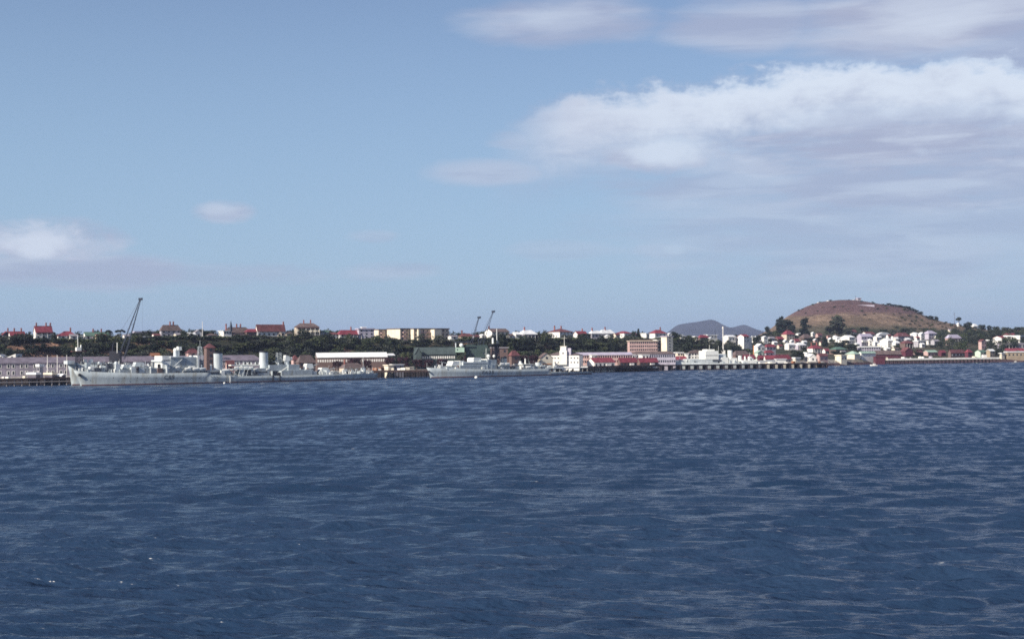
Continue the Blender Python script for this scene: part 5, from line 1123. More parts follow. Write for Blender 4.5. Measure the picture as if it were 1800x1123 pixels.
# the town on the slope
T_ = [(1339, 1351, 591, 593, 604, 'gy', 'white_roof', 'white_paint', 'tall white gabled house left of the long red roof', {}), (1349, 1363, 592, 595, 602, 'gx', 'grey_roof', 'grey_wall', 'grey house right of the tall white gabled house', {}),
      (1320, 1331, 591, 593, 602, 'gx', 'white_roof', 'white_paint', 'white house at the left foot of the dark hillside tree', {}), (1362, 1379, 592, 596, 601, 'gx', 'red_roof', 'brown_wall', 'long low dark red roof under the big house with the bright red roof', {}),
      (1375, 1398, 580.5, 587.5, 597, 'hip', 'red_roof', 'beige_paint', 'big beige house with a bright red roof below the widest dark tree', dict(storeys=2, fl=.3)), (1377, 1385, 597.5, 600, 606, 'gy', 'white_roof', 'white_paint', 'small white gable left of the pair above the pier-side tree', {}),
      (1388, 1397, 597.5, 600, 607, 'gy', 'white_roof', 'white_paint', 'small white gable right of the pair above the pier-side tree', {}), (1394, 1406, 596, 600, 605, 'gx', 'red_roof', 'pink_wall', 'little red roof right of the two small white gables', {}),
      (1366, 1376, 606, 608, 613, 'gx', 'red_roof', 'cream_paint', 'cream cottage with a red roof left of the white terrace', {}), (1380, 1400, 603, 606, 615, 'gx', 'white_roof', 'white_paint', 'white terrace above the dark pier-side tree', {}),
      (1396, 1418, 602, 606, 615, 'hip', 'white_roof', 'lilac_wall', 'pale hipped-roof house with white bays above the dark pier-side tree', dict(veranda='white_roof')), (1405, 1431, 587, 594, 600, 'hip', 'brown_roof', 'brown_wall', 'large drab brown roof between the two tall dark hill trees', {}),
      (1399, 1411, 586, 588, 591, 'gx', 'white_roof', 'white_paint', 'thin white roof at the foot of the narrow dark tree', {}), (1413, 1420, 585.5, 588, 591, 'gx', 'white_roof', 'grey_wall', 'tiny white roof right of the narrow dark tree', {}),
      (1426, 1433, 584, 586, 592, 'gy', 'white_roof', 'white_paint', 'little white gable above the drab brown roof', {}), (1434, 1446, 586, 589, 595, 'gx', 'dull_red_roof', 'pink_wall', 'pink cottage right of the little white gable', {}),
      (1430, 1437, 596, 598, 602, 'gy', 'white_roof', 'pink_wall', 'small pink hut in front of the drab brown roof', {}), (1420, 1447, 606.5, 612, 621, 'hip', 'red_roof', 'white_paint', 'large white house with a wide deep red roof above the white boathouse', dict(chim=(1427, 1438), veranda='red_roof')),
      (1446, 1460, 613, 617, 623, 'gx', 'red_roof', 'white_paint', 'red-roofed cottage right of the large white house', {}), (1455, 1472, 614.5, 616.5, 622, 'gx', 'white_roof', 'white_paint', 'long bright white cottage above the waterside green lawn', {}),
      (1456, 1464, 594, 597, 602, 'gy', 'white_roof', 'white_paint', 'lone bright white gable right of the dark cypress', {}), (1453, 1460, 590, 592, 595, 'gx', 'dull_red_roof', 'pink_wall', 'small pinkish roof above the dark cypress', {}),
      (1464, 1473, 589.5, 592, 596, 'hip', 'white_roof', 'white_paint', 'small round-topped white house left of the long white block', {}), (1465, 1484, 592.5, 594, 601, 'gx', 'white_roof', 'white_paint', 'long white block of the upper town', {}),
      (1481, 1504, 589.5, 593, 604, 'gx', 'white_roof', 'white_paint', 'biggest bright white house of the upper town', dict(storeys=2, fl=.5)), (1494, 1507, 580, 584, 590, 'gx', 'dull_red_roof', 'cream_paint', 'cream house high up against the dry grass, below the grey-green tree', {}),
      (1507, 1536, 587, 592, 608, 'gx', 'lilac_roof', 'lilac_wall', 'three-storey lilac and white house with gabled bays', dict(storeys=3, fl=.2, band='white_paint', winm='glass')), (1512, 1520, 593, 596, 608, 'gy', 'white_roof', 'white_paint', 'white gabled bay on the left of the lilac house', dict(th=10, storeys=3)),
      (1526, 1533, 596, 599, 608, 'gy', 'white_roof', 'white_paint', 'white gabled bay on the right of the lilac house', dict(th=10, storeys=2)), (1515, 1540, 583.5, 587.5, 591, 'gx', 'dull_red_roof', 'white_paint', 'long dull red roof behind the lilac house', {}),
      (1539, 1568, 584, 589, 594, 'arch', 'white_roof', 'white_paint', 'wide white house with a curved roof line', dict(fl=.1)), (1536, 1551, 591, 593, 600, 'gx', 'white_roof', 'white_paint', 'white house below the curved roof', {}),
      (1550, 1571, 595, 599, 611, 'gx', 'white_roof', 'white_paint', 'tall white house with stepped roofs in the middle of the town', dict(storeys=3, fl=.5)), (1569, 1584, 598.5, 603, 611, 'hip', 'white_roof', 'white_paint', 'white hipped-roof house right of the stepped white house', dict(fl=.3)),
      (1570, 1603, 584.5, 591, 600, 'hip', 'dull_red_roof', 'grey_wall', 'broad dull red roof right of the curved white roof', dict(fl=.2)), (1578, 1591, 589, 592, 600, 'gy', 'white_roof', 'white_paint', 'bright white gable under the broad dull red roof', {}),
      (1567, 1577, 591, 593, 599, 'gx', 'white_roof', 'white_paint', 'white cottage left of the bright white gable', {}), (1583, 1608, 598.5, 603, 612, 'hip', 'dull_red_roof', 'brown_wall', 'dark red verandah house with white posts', dict(veranda='dull_red_roof')),
      (1508, 1549, 608.5, 610.5, 620, 'flat', 'white_roof', 'lilac_wall', 'long pale flat-roofed building with a row of dark windows', dict(fl=.05, th=12, winkw=9)), (1459, 1491, 609.5, 614, 623, 'hip', 'green_roof', 'brown_wall', 'low house with a mossy green hipped roof near the shore', {}),
      (1473, 1482, 596, 598, 602, 'gy', 'white_roof', 'white_paint', 'little white gable under the long white block of the upper town', {}), (1486, 1494, 598, 600, 605, 'gx', 'white_roof', 'cream_paint', 'cream lean-to below the biggest bright white house', {}),
      (1500, 1509, 594, 596, 602, 'gx', 'grey_roof', 'white_paint', 'narrow white house squeezed left of the lilac house', {}), (1502, 1512, 603, 605, 610, 'gx', 'white_roof', 'white_paint', 'small white shed at the lower left corner of the lilac house', {}),
      (1534, 1545, 600, 602, 608, 'gx', 'white_roof', 'white_paint', 'white cottage at the lower right corner of the lilac house', {}), (1543, 1552, 603, 605, 610, 'gy', 'white_roof', 'cream_paint', 'cream gabled hut left of the stepped white house', {}),
      (1558, 1568, 588, 591, 595, 'gx', 'dull_red_roof', 'white_paint', 'white house with a faded red roof beside the curved white roof', {}), (1571, 1580, 594, 596, 601, 'gx', 'white_roof', 'cream_paint', 'cream cottage between the stepped house and the bright white gable', {}),
      (1590, 1601, 594, 597, 602, 'gx', 'white_roof', 'grey_wall', 'grey cottage right of the bright white gable', {}), (1596, 1607, 590, 592, 597, 'gx', 'grey_roof', 'white_paint', 'white house just left of the pair of sunlit white ones', {}),
      (1643, 1652, 590, 592, 597, 'gx', 'white_roof', 'white_paint', 'white annex at the right side of the lilac-roofed house', {}), (1617, 1626, 603, 605, 611, 'gx', 'white_roof', 'white_paint', 'low white house below the grey one with the flat white roof', {}),
      (1440, 1449, 600, 603, 607, 'gx', 'dull_red_roof', 'cream_paint', 'cream cottage with a faded red roof left of the dark cypress', {}), (1409, 1419, 599, 601, 606, 'gx', 'white_roof', 'white_paint', 'white cottage above the pale hipped-roof house', {}),
      (1357, 1367, 600, 602, 607, 'gx', 'white_roof', 'white_paint', 'small white house just below the long low dark red roof', {}), (1330, 1340, 598, 600, 606, 'gx', 'grey_roof', 'white_paint', 'white cottage behind the cream gabled house', {}),
      (1474, 1488, 616, 618, 623, 'gx', 'grey_roof', 'white_paint', 'white cottage below the mossy green hipped roof', {}), (1554, 1566, 611, 613, 619, 'gx', 'white_roof', 'white_paint', 'white shed right of the long pale flat-roofed building', {}),
      (1568, 1582, 611, 613, 619, 'gx', 'brown_roof', 'cream_paint', 'drab-roofed cottage behind the dark red gabled boat store', {}), (1608, 1618, 592, 594, 599, 'gx', 'red_roof', 'white_paint', 'tiny red-roofed house below the sunlit white pair', {}),
      (1603, 1616, 584.5, 587, 595, 'gx', 'white_roof', 'white_paint', 'sunlit white house, left of the pair on the right of the town', dict(fl=.6)), (1615, 1627, 584.5, 588, 598, 'gy', 'white_roof', 'white_paint', 'sunlit white gable, right of the pair on the right of the town', {}),
      (1624, 1649, 581, 586, 597, 'hip', 'lilac_roof', 'lilac_wall', 'lilac-roofed house right of the two sunlit white ones', {}), (1607, 1628, 598.5, 600, 610, 'flat', 'white_roof', 'grey_wall', 'grey house with a flat white roof', {}),
      (1629, 1637.5, 598.5, 599.5, 606, 'flat', 'white_roof', 'white_paint', 'small cube-like white house with a dull red neighbour', {}), (1637, 1653, 597, 600, 609, 'gx', 'grey_roof', 'grey_wall', 'grey gabled house right of the small white cube', {}),
      (1665, 1681, 579, 582.5, 587, 'gx', 'lilac_roof', 'cream_paint', 'cream bungalow with a peaked lilac roof alone on the slope', {}), (1661, 1693, 588, 594, 608, 'hip', 'lilac_roof', 'pink_wall', 'large old house with a lilac roof and a pinkish two-storey verandah', dict(storeys=2, veranda='lilac_roof', band='pink_wall', fl=.15)),
      (1707, 1720, 569, 573, 577, 'hip', 'white_roof', 'white_paint', 'white house on the skyline between the round trees', {}), (1683, 1687, 568, 570, 574, 'gy', 'white_roof', 'white_paint', 'tiny white house at the foot of the skyline umbrella tree', dict(win=False)),
      (1721, 1735, 597, 600, 621, 'gy', 'dull_red_roof', 'pink_wall', 'tall narrow pink house among the dark trees', dict(storeys=3)), (1735, 1748, 597, 598.5, 604, 'flat', 'white_roof', 'grey_wall', 'low white roof left of the large white buildings', {}),
      (1749, 1772, 591, 594, 606, 'gx', 'red_roof', 'white_paint', 'large white building with a red roof edge near the right edge', dict(fl=.5, th=40)), (1772, 1806, 589.5, 591.5, 603, 'flat', 'white_roof', 'white_paint', 'largest bright white building at the right edge', dict(fl=.6, th=42, dmax=22)),
      (1764, 1792, 586, 590, 594, 'gx', 'red_roof', 'brown_wall', 'long red roof above the large white buildings', {}), (1756, 1808, 603, 604.5, 614, 'flat', 'grey_roof', 'lilac_wall', 'grey verandahed building below the large white ones at the right edge', dict(th=12, fl=.05, veranda='lilac_roof')),
      (1762, 1808, 612, 617, 622, 'hip', 'red_roof', 'brown_wall', 'wide crimson roof near the right edge of the shore', dict(fl=.05, th=12)), (1768, 1806, 617.5, 619, 628, 'flat', 'white_roof', 'tan_wall', 'tan waterfront building with a wide dark opening at the right edge', dict(th=10, fl=.05)),
      (1624, 1650, 616, 619, 627, 'gx', 'pale_green_roof', 'pink_wall', 'pale green roofed shed behind the middle of the far pier', dict(fl=.2)), (1650, 1664, 616, 620, 627, 'gx', 'red_roof', 'maroon_wall', 'dark shed right of the pale green roofed shed', dict(win=False)),
      (1665, 1699, 615, 620.5, 627.5, 'gx', 'dull_red_roof', 'brown_wall', 'long red shed with pale posts behind the far pier', dict(winm='white_paint', fl=.1)), (1697, 1711, 614, 619, 627.5, 'hip', 'red_roof', 'maroon_wall', 'short red-roofed shed right of the long red shed', {}),
      (1716, 1735, 615.5, 619, 627, 'gx', 'green_roof', 'pale_green', 'pale green shed behind the right end of the far pier', dict(fl=.35)), (1735, 1750, 614, 617, 628, 'gx', 'white_roof', 'tan_wall', 'cream and tan building at the right end of the far pier', dict(fl=.3)),
      (1606, 1624, 617, 620, 627, 'gx', 'dull_red_roof', 'pink_wall', 'pinkish shed left of the pale green roofed shed on the far shore', {}), (1757, 1767, 620, 621.5, 628, 'flat', 'white_roof', 'cream_paint', 'small cream hut right of the shoreline tree', dict(win=False))]
for row in T_:
    k = dict(row[9]); yb = row[4]
    if 'Y' not in k and yb > 623: k['Y'] = 1205 + (628 - yb) * 6 + (max(0, row[0] - 1700) * .25)
    if 'winkw' not in k and 'win' not in k: k['winkw'] = max(1, int((row[1] - row[0]) / 7))
    H(*row[:9], **k)
# hilltop
H(1505, 1514, 523.5, 525, 531, 'flat', 'lilac_roof', 'grey_wall', 'grey blockhouse on the very top of the hill', Y=1950, th=20, name='blockhouse', cat='building', winkw=1)
H(1499, 1505, 527, 528, 531, 'flat', 'white_roof', 'white_paint', 'small white hut beside the blockhouse on the hilltop', Y=1948, th=30, win=False, name='hut', cat='hut')
simple_pole('radio_mast', 'thin dark mast standing on the hilltop by the blockhouse', 'mast', 1504, 519.5, 531, 1952, 'crane_steel', .3)
yw = hit(1520, 537.5, 1650, 1950) or 1850; a = pos(1503, 537, yw); b = pos(1537, 536.5, yw); r_ = thing('parapet_wall', 'low pale wall running just below the hilltop', 'wall', (a.x, yw, a.z - 1.2))
MB().box(0, b.x - a.x, 0, .6, -3, 1.9).obj('wall', 'lilac_wall', r_)
for u, lab in ((1437, 'small white hut on the left shoulder of the hilltop'), (1454, 'tiny white hut near the middle of the hilltop skyline')):
    H(u, u + 3.2, 528.5 if u > 1440 else 531.5, 529.5 if u > 1440 else 532.5, 534, 'gx', 'white_roof', 'white_paint', lab, Y=1945, win=False, name='hut', cat='hut')
for u0, u1, v0, v1, lab in ((1470, 1492, 526.5, 532, 'low dark scrub patch on the hilltop left of the blockhouse'),):
    tree_px(u0, u1, v0, v1, 'round', 'leaf_dark', lab, Y=1950)

# ---- poles
simple_pole('flagpole', 'tall white flagpole in front of the ridge trees', 'flagpole', 356, 565, 592, 858, r=.25)
simple_pole('lamp_post', 'tall grey post in front of the dark red tree behind the cruiser stern', 'post', 638.5, 627, 658, 806, 'ship_light', .16)
simple_pole('utility_pole', 'dark utility pole with cross arms beside the low dull red roof', 'utility pole', 811, 580.5, 594, 962, 'timber_dark', .22, arm=((582.5, 1.3),))
simple_pole('utility_pole', 'slim dark utility pole between the two crane jibs', 'utility pole', 837, 576, 594, 970, 'timber_dark', .2, arm=((579, 1.0),))
simple_pole('radio_mast', 'thin lattice-like mast on the ridge right of the round black tree', 'mast', 1257, 579, 594, 1100, 'crane_steel', .22)
simple_pole('utility_pole', 'dark pole on the skyline left of the umbrella tree at the right', 'utility pole', 1678, 549, 571, 1700, 'timber_dark', .25, arm=((551, 1.6), (553.5, 1.2)))
for i, u in enumerate((83.5, 100.8, 117.5)):
    simple_pole('lamp_post', ['leftmost of three thin white posts behind the left wharf', 'middle one of three thin white posts behind the left wharf', 'rightmost of three thin white posts behind the left wharf'][i], 'post', u, 624, 657, 735, r=.22)

# ---- small craft
def motorboat(label, u0, u1, v, cabm='white_paint'):
    a = UW(u0, v); b = UW(u1, v); L = b[0] - a[0]; r_ = thing('motorboat', label, 'boat', (a[0], a[1], 0)); h = MB(); n = 8; vs = []
    for i in range(n + 1):
        t = i / n; w = L * .17 * math.sin(math.pi * (.12 + .6 * t)) if t > .01 else .05; z = L * .13 + L * .06 * (1 - t) ** 2
        vs += [(L * t - (.5 if i == 0 else 0), -w, z), (L * t, -w * .7, -.3), (L * t, w * .7, -.3), (L * t - (.5 if i == 0 else 0), w, z)]
    fs = [(i * 4 + j, (i + 1) * 4 + j, (i + 1) * 4 + (j + 1) % 4, i * 4 + (j + 1) % 4) for i in range(n) for j in range(4)] + [(3, 2, 1, 0), tuple(n * 4 + j for j in range(4))]
    h.add(vs, fs).obj('hull', 'white_paint', r_); MB().box(L * .38, L * .72, -L * .1, L * .1, L * .12, L * .34).obj('cabin', cabm, r_); MB().box(L * .4, L * .7, -L * .103, L * .103, L * .22, L * .29).obj('window', 'glass', r_)
    MB().bar((L * .55, 0, L * .33), (L * .55, 0, L * .6), .08).obj('mast', 'timber_pale', r_); return r_
motorboat('small white motorboat off the boat ramp', 1530, 1544, 643); motorboat('tiny white boat by the right end of the far pier', 1719, 1726, 637.5)
motorboat('tiny white boat near the shore at the far right', 1783, 1789, 636)
a = pos(-30, 680, 676); r_ = thing('barge', 'low dark grey barge with a pale superstructure moored at the left edge', 'barge', (-262, 662, 0), R(34))
b = MB(); b.prism([(-12, -1), (20, -1), (22.5, 2.4), (-12, 2.2)], -2.6, 2.6).obj('hull', 'ship_grey', r_); MB().box(-11, 12, -1.8, 1.8, 2.3, 3.9).obj('cabin', 'lilac_wall', r_); MB().box(17.6, 18.6, -1.9, -1.0, 2.3, 4.1).obj('bollard_post', 'ship_white', r_)
for i in range(6): put_window(r_, -8 + i * 3.4, -1.8, 2.7, 1.6, .8)
o = MB().sphere(0, 0, .25, .9, 12, 8).obj('mooring_buoy', 'ship_white', None, smooth_=True); q = UW(837, 664.5); o.location = (q[0], q[1], 0); tag(o, 'round white buoy floating beside the frigate', 'buoy')
o = MB().sphere(0, 0, .2, .55, 10, 6).obj('mooring_buoy', 'ship_white', None, smooth_=True); q = UW(394.5, 674.2); o.location = (q[0], q[1], 0); tag(o, 'small white float beside the cruiser amidships', 'buoy')

# ---- things on the wharves
def wharf_hut(label, u0, u1, v0, v1, Y, wallm, roofm, kind='gx', **k): return house(u0, u1, v0, v0 + (v1 - v0) * .3, v1, kind, roofm, wallm, label, Y=Y, name='wharf_hut', cat='hut', **k)
wharf_hut('long low canopy with a white roof on the left wharf', 48, 68, 654.5, 667, 700, 'dark_wall', 'white_roof', 'flat', th=-30, fl=.1, win=False, dmax=4)
wharf_hut('dark open-fronted shelter with a pale roof in the middle of the left wharf', 78, 96, 655, 667, 704, 'dark_wall', 'cream_paint', 'flat', th=-30, fl=.1, win=False, dmax=4)
wharf_hut('pale roofed shelter on the left wharf nearest the cruiser bow', 97, 113, 658, 667, 706, 'dark_wall', 'white_roof', 'gx', th=-30, fl=.1, win=False, dmax=4)
wharf_hut('grey hut with a dark window on the left wharf', 66, 72, 640, 655, 712, 'grey_wall', 'white_roof', 'flat', th=-30, fl=.1, dmax=4, winkw=1)
rr = random.Random(9)
crm = {m: MB().box(-.9, .9, -.7, .7, 0, 1.3).mesh('crate', m) for m in ('white_paint', 'cream_paint', 'lilac_wall', 'rust', 'canvas')}
for i in range(46):
    if i < 18: t = rr.uniform(0.05, .40); x, y, z = -330 + 247 * t, 626 + 168.5 * t, 3.6; n_ = (-.563, .826); w_ = rr.uniform(1, 10); lab = 'small crate or drum standing on the left wharf'; gp = 'crates and drums on the left wharf'
    elif i < 28: t = rr.uniform(0.05, .9); x, y, z = -78 + 33.5 * t, 792 + 8 * t, 4.2; n_ = (-.23, .97); w_ = rr.uniform(1, 8); lab = 'small crate standing on the wharf between cruiser and frigate'; gp = 'crates on the short wharf'
    elif i < 36: t = rr.uniform(.55, .98); x, y, z = 101.2 + 120.8 * t, 957 + 46 * t, 3.5; n_ = (-.356, .934); w_ = rr.uniform(1, 4); lab = 'small crate standing on the long pier'; gp = 'crates on the long pier'
    else: t = rr.uniform(.02, .9); x, y, z = 302 + 102 * t, 1145 + 35 * t, 4.3; n_ = (-.325, .946); w_ = rr.uniform(2, 5); lab = 'pale bundle lying on the far white-edged pier'; gp = 'bundles on the far pier'
    m = rr.choice(list(crm)); o = link('crate', crm[m]); o.location = (x + n_[0] * w_, y + n_[1] * w_, z); s_ = rr.uniform(.7, 1.5); o.scale = (s_ * rr.uniform(.8, 1.5), s_, s_ * rr.uniform(.6, 1.3)); o.rotation_euler = (0, 0, rr.uniform(0, 3)); tag(o, lab, 'crate', gp)

# ---- trees one can point at
for row in ((47, 57, 583, 606, 'tall', 'leaf_pine', 'dark upright tree left of the large red-roofed house', 846), (89, 98, 586, 600, 'round', 'leaf_dark', 'round dark tree right of the large red-roofed house', 840),
            (184, 198, 579, 600, 'umbrella', 'leaf_dark', 'left umbrella-shaped tree right of the green roof', 846), (201, 221, 578, 600, 'umbrella', 'leaf_dark', 'right and wider umbrella-shaped tree left of the crane jib', 850),
            (228, 252, 581, 602, 'round', 'leaf_dark', 'large dark round tree under the crane hoist rope', 845), (258, 266, 579, 594, 'round', 'leaf_dark', 'small dark tree above the low white house', 880),
            (314, 332, 579, 598, 'round', 'leaf_dark', 'dark tree right of the steep brown hipped roof', 862), (345, 385, 576.5, 600, 'round', 'leaf_dark', 'broad dark tree behind the white flagpole', 885),
            (558, 578, 585, 602, 'round', 'leaf_dark', 'dark tree right of the grand villa', 872), (591, 604, 579, 594, 'round', 'leaf_pine', 'dark tree behind the left end of the bright red bungalow', 915),
            (941, 958, 583, 600, 'round', 'leaf_dark', 'dark tree right of the white hipped roof', 958), (1014, 1032, 582, 604, 'round', 'leaf_dark', 'tall dark tree in front of the red-roofed cottage', 972), (1028, 1040, 583, 600, 'round', 'leaf_pine', 'dark tree at the left end of the long white roofs', 975),
            (1110, 1118, 581, 594, 'round', 'leaf_dark', 'small dark tree left of the Norfolk pine', 1000), (1117, 1127.5, 576, 598, 'conifer', 'leaf_pine', 'tall Norfolk pine rising above the pink office block', 1000),
            (1179, 1193, 580, 600, 'round', 'leaf_pine', 'round black-looking tree on the skyline right of the square tower', 1010), (1194, 1222, 594, 622, 'round', 'leaf_dark', 'broad dark tree on the slope right of the square tower', 1070),
            (1277, 1291, 597, 612, 'round', 'leaf_dark', 'dark tree below the white house right of the column', 1085), (1260, 1272, 598, 620, 'tall', 'leaf_pine', 'dark upright tree directly below the white column', 1075),
            (1288, 1303, 584, 594, 'round', 'leaf_dark', 'dark skyline tree above the pale ship funnel', 1180), (1322, 1338, 581, 598, 'round', 'leaf_dark', 'dark tree at the right end of the distant blue hills', 1200),
            (1343, 1354, 570.5, 582, 'round', 'leaf_dark', 'small round tree on the left skirt of the hill', 1700), (1359, 1398, 556, 589, 'round', 'leaf_pine', 'widest dark tree on the left slope of the hill', 1560),
            (1364, 1382, 556, 588, 'tall', 'leaf_pine', 'peaked dark tree within the widest clump on the left slope', 1570), (1385, 1400, 566, 590, 'round', 'leaf_pine', 'lower dark tree at the right side of the widest clump', 1550),
            (1404, 1427, 558, 587, 'tall', 'leaf_pine', 'narrow-footed dark tree standing alone against dry grass', 1560), (1451, 1488, 556, 592, 'tall', 'leaf_grey', 'big grey-green pyramid tree with a tufted top', 1560), (1466, 1480, 551, 575, 'tall', 'leaf_mid', 'tufted tree top rising behind the grey-green pyramid tree', 1585),
            (1480, 1500, 576, 592, 'round', 'leaf_grey', 'low grey-green tree right of the pyramid tree', 1555), (1508, 1528, 572, 586, 'round', 'leaf_dark', 'round dark tree above the lilac house', 1640), (1544, 1562, 576.5, 587, 'round', 'leaf_dark', 'dark tree above the curved white roof', 1640),
            (1582, 1602, 575, 587, 'round', 'leaf_dark', 'dark tree above the broad dull red roof', 1640), (1621, 1634, 574.5, 583, 'round', 'leaf_dark', 'dark tree above the lilac-roofed house', 1640),
            (1444, 1457, 592, 615, 'tall', 'leaf_pine', 'dark cypress in the middle of the town', 1330), (1385, 1416, 611, 636, 'round', 'leaf_dark', 'large dark tree beside the pier-side sheds', 1075), (1400, 1416, 616, 638, 'round', 'leaf_pine', 'dark tree at the right of the large pier-side tree', 1072),
            (1464, 1487, 600, 615, 'round', 'leaf_dark', 'dark tree in front of the biggest white house', 1270), (1485, 1508, 602, 622, 'round', 'leaf_dark', 'dark tree left of the long pale flat-roofed building', 1230), (1455, 1470, 604, 618, 'round', 'leaf_mid', 'mid green tree right of the cypress', 1290),
            (1613, 1624, 546, 556, 'round', 'leaf_dark', 'dark bush on the right shoulder of the hill', 1900), (1625, 1643, 552, 571, 'round', 'leaf_pine', 'larger dark tree on the right shoulder of the hill', 1850), (1641, 1651, 554, 566, 'round', 'leaf_dark', 'rightmost dark tree on the hill shoulder', 1860), (1614, 1622, 563, 571, 'round', 'leaf_dark', 'small dark tree left of the larger shoulder tree', 1820),
            (1680, 1691, 556.5, 573, 'umbrella', 'leaf_dark', 'umbrella-shaped tree standing alone on the right skyline', 1720), (1694, 1710, 562, 578, 'round', 'leaf_pine', 'round dark tree left of the white skyline house', 1680), (1718, 1734, 568, 582, 'round', 'leaf_dark', 'round dark tree right of the white skyline house', 1670),
            (1734, 1744, 569, 582, 'round', 'leaf_pine', 'peaked dark tree on the right skyline', 1650), (1743, 1758, 571, 588, 'round', 'leaf_dark', 'dark tree beside the gap in the right skyline', 1630), (1762, 1784, 572, 592, 'round', 'leaf_pine', 'left of the two broad dark trees at the right edge skyline', 1600), (1780, 1806, 571, 592, 'round', 'leaf_dark', 'right of the two broad dark trees at the right edge skyline', 1590),
            (1748, 1765, 612, 629, 'round', 'leaf_dark', 'dark round tree on the shore at the right end of the far pier', 1222), (1606, 1624, 612, 625, 'round', 'leaf_red', 'dark reddish tree behind the left part of the far pier', 1225),
            (583, 606, 631, 650, 'round', 'leaf_red', 'dark red-leaved tree left of the pair above the cruiser stern', 850), (607, 640, 625, 652, 'round', 'leaf_red', 'largest dark red-leaved tree in front of the long white-topped shed', 845), (636, 655, 628, 654, 'round', 'leaf_red', 'dark red-leaved tree right of the tall grey post', 840),
            (673, 697, 624, 646, 'round', 'leaf_red', 'dark red-leaved tree behind the wharf huts', 845), (695, 722, 623, 648, 'round', 'leaf_red', 'broad dark red tree left of the green workshop', 850), (720, 745, 628, 648, 'round', 'leaf_red', 'dark red tree in front of the green gabled wing', 852), (742, 765, 629, 648, 'round', 'leaf_red', 'dark red tree behind the frigate jackstaff', 850), (766, 789, 626, 646, 'round', 'leaf_red', 'rounded dark red tree behind the frigate gun turret', 848), (812, 834, 621, 638, 'round', 'leaf_red', 'dark red tree under the elevated pale green cabin', 885),
            (700, 724, 613, 632, 'round', 'leaf_mid', 'green tree left of the green gabled wing', 880), (684, 702, 594, 612, 'tall', 'leaf_pine', 'dark pointed tree in front of the middle cream apartment block', 930)):
    tree_px(*row[:7], Y=row[7])

# ---- the belt of bush on the bluff
rb = random.Random(4)
MARK = [(-80, 28, 'above the saw-tooth shed'), (28, 60, 'just right of the saw-tooth shed'), (60, 95, 'below the three-chimney white house'), (95, 135, 'below the red-roofed bungalow'), (135, 190, 'below the long green roof'),
        (190, 226, 'behind the black crane house'), (226, 262, 'behind the cruiser gun turrets'), (262, 300, 'behind the cruiser bridge'), (300, 352, 'behind the cruiser gun director'), (352, 375, 'below the white flagpole'), (375, 410, 'behind the cruiser forward funnel'), (410, 452, 'between the two cruiser funnels'),
        (452, 482, 'behind the cruiser after funnel'), (482, 515, 'behind the cruiser mainmast'), (515, 560, 'below the grand two-storey villa'), (560, 600, 'above the white-topped shed, left end'), (600, 650, 'above the white-topped shed, middle'), (650, 690, 'below the leftmost cream flats'),
        (690, 740, 'below the middle cream flats'), (740, 800, 'below the longest cream flats'), (800, 850, 'behind the two slim cranes'), (850, 900, 'behind the frigate mast'), (900, 945, 'below the big white hipped roof'), (945, 985, 'left of the naval office tower'), (985, 1030, 'right of the naval office tower'),
        (1030, 1070, 'below the long white roofs'), (1070, 1115, 'left of the pink office block'), (1115, 1190, 'around the square tower block'), (1190, 1240, 'above the big white store'), (1240, 1285, 'below the white column'), (1285, 1345, 'above the pale ship funnel')]
FAR = []
def far_tree(X, Y, Z, w, h, leaf): FAR.append((X, Y, Z, w, h, leaf))
LOOK = {'leaf_dark': 'dark green', 'leaf_pine': 'nearly black', 'leaf_mid': 'olive green', 'leaf_grey': 'grey-green', 'leaf_red': 'dark red'}
for u0, u1, n in ((-80, 130, 44), (130, 560, 128), (560, 800, 62), (800, 1110, 92), (1110, 1340, 64)):
    for k in range(n):
        row = k % 4; i = k // 4; m = math.ceil(n / 4)
        u = u0 + (u1 - u0) * (i + .25 * row + rb.random() * .7) / m
        Yb, Yt = (float(q) for q in bluff(u)); bare = 52 < u < 92
        if bare and row in (0, 1, 2) and rb.random() < .75: continue
        Y = Yb + (Yt - Yb) * (row / 3) + rb.uniform(-3, 3) - 3; X = (u - 900) / F * Y
        w = rb.uniform(9, 14); h = rb.uniform(7, 10) * (.28 if row == 3 else .62 if row == 2 else 1.0)
        kind = rb.choice(['round', 'round', 'round', 'tall']); leaf = rb.choice(['leaf_dark', 'leaf_dark', 'leaf_dark', 'leaf_pine', 'leaf_mid', 'leaf_mid', 'leaf_grey'])
        if row in (1, 2):
            mk = next((t for a_, b_, t in MARK if a_ <= u < b_), MARK[-1][2])
            lab = ('tall ' if kind == 'tall' else 'rounded ') + LOOK[leaf] + (' tree high on the bluff ' if row == 2 else ' tree low on the bluff ') + mk
            tree(X, Y, hz(X, Y) - .5, w, h, kind, leaf, rb.randint(1, 3), lab, group='trees on the wooded bluff')
        else: far_tree(X, Y, hz(X, Y) - .5, w, h, leaf)
MARK2 = [(1335, 1375, 'left of the bright red-roofed house'), (1375, 1415, 'above the large dark pier-side tree'), (1415, 1450, 'above the white boathouse'), (1450, 1490, 'right of the dark cypress'), (1490, 1530, 'around the lilac house with gabled bays'), (1530, 1570, 'around the curved white roof'), (1570, 1605, 'above the dark red gabled boat store'), (1605, 1645, 'below the lilac-roofed house')]
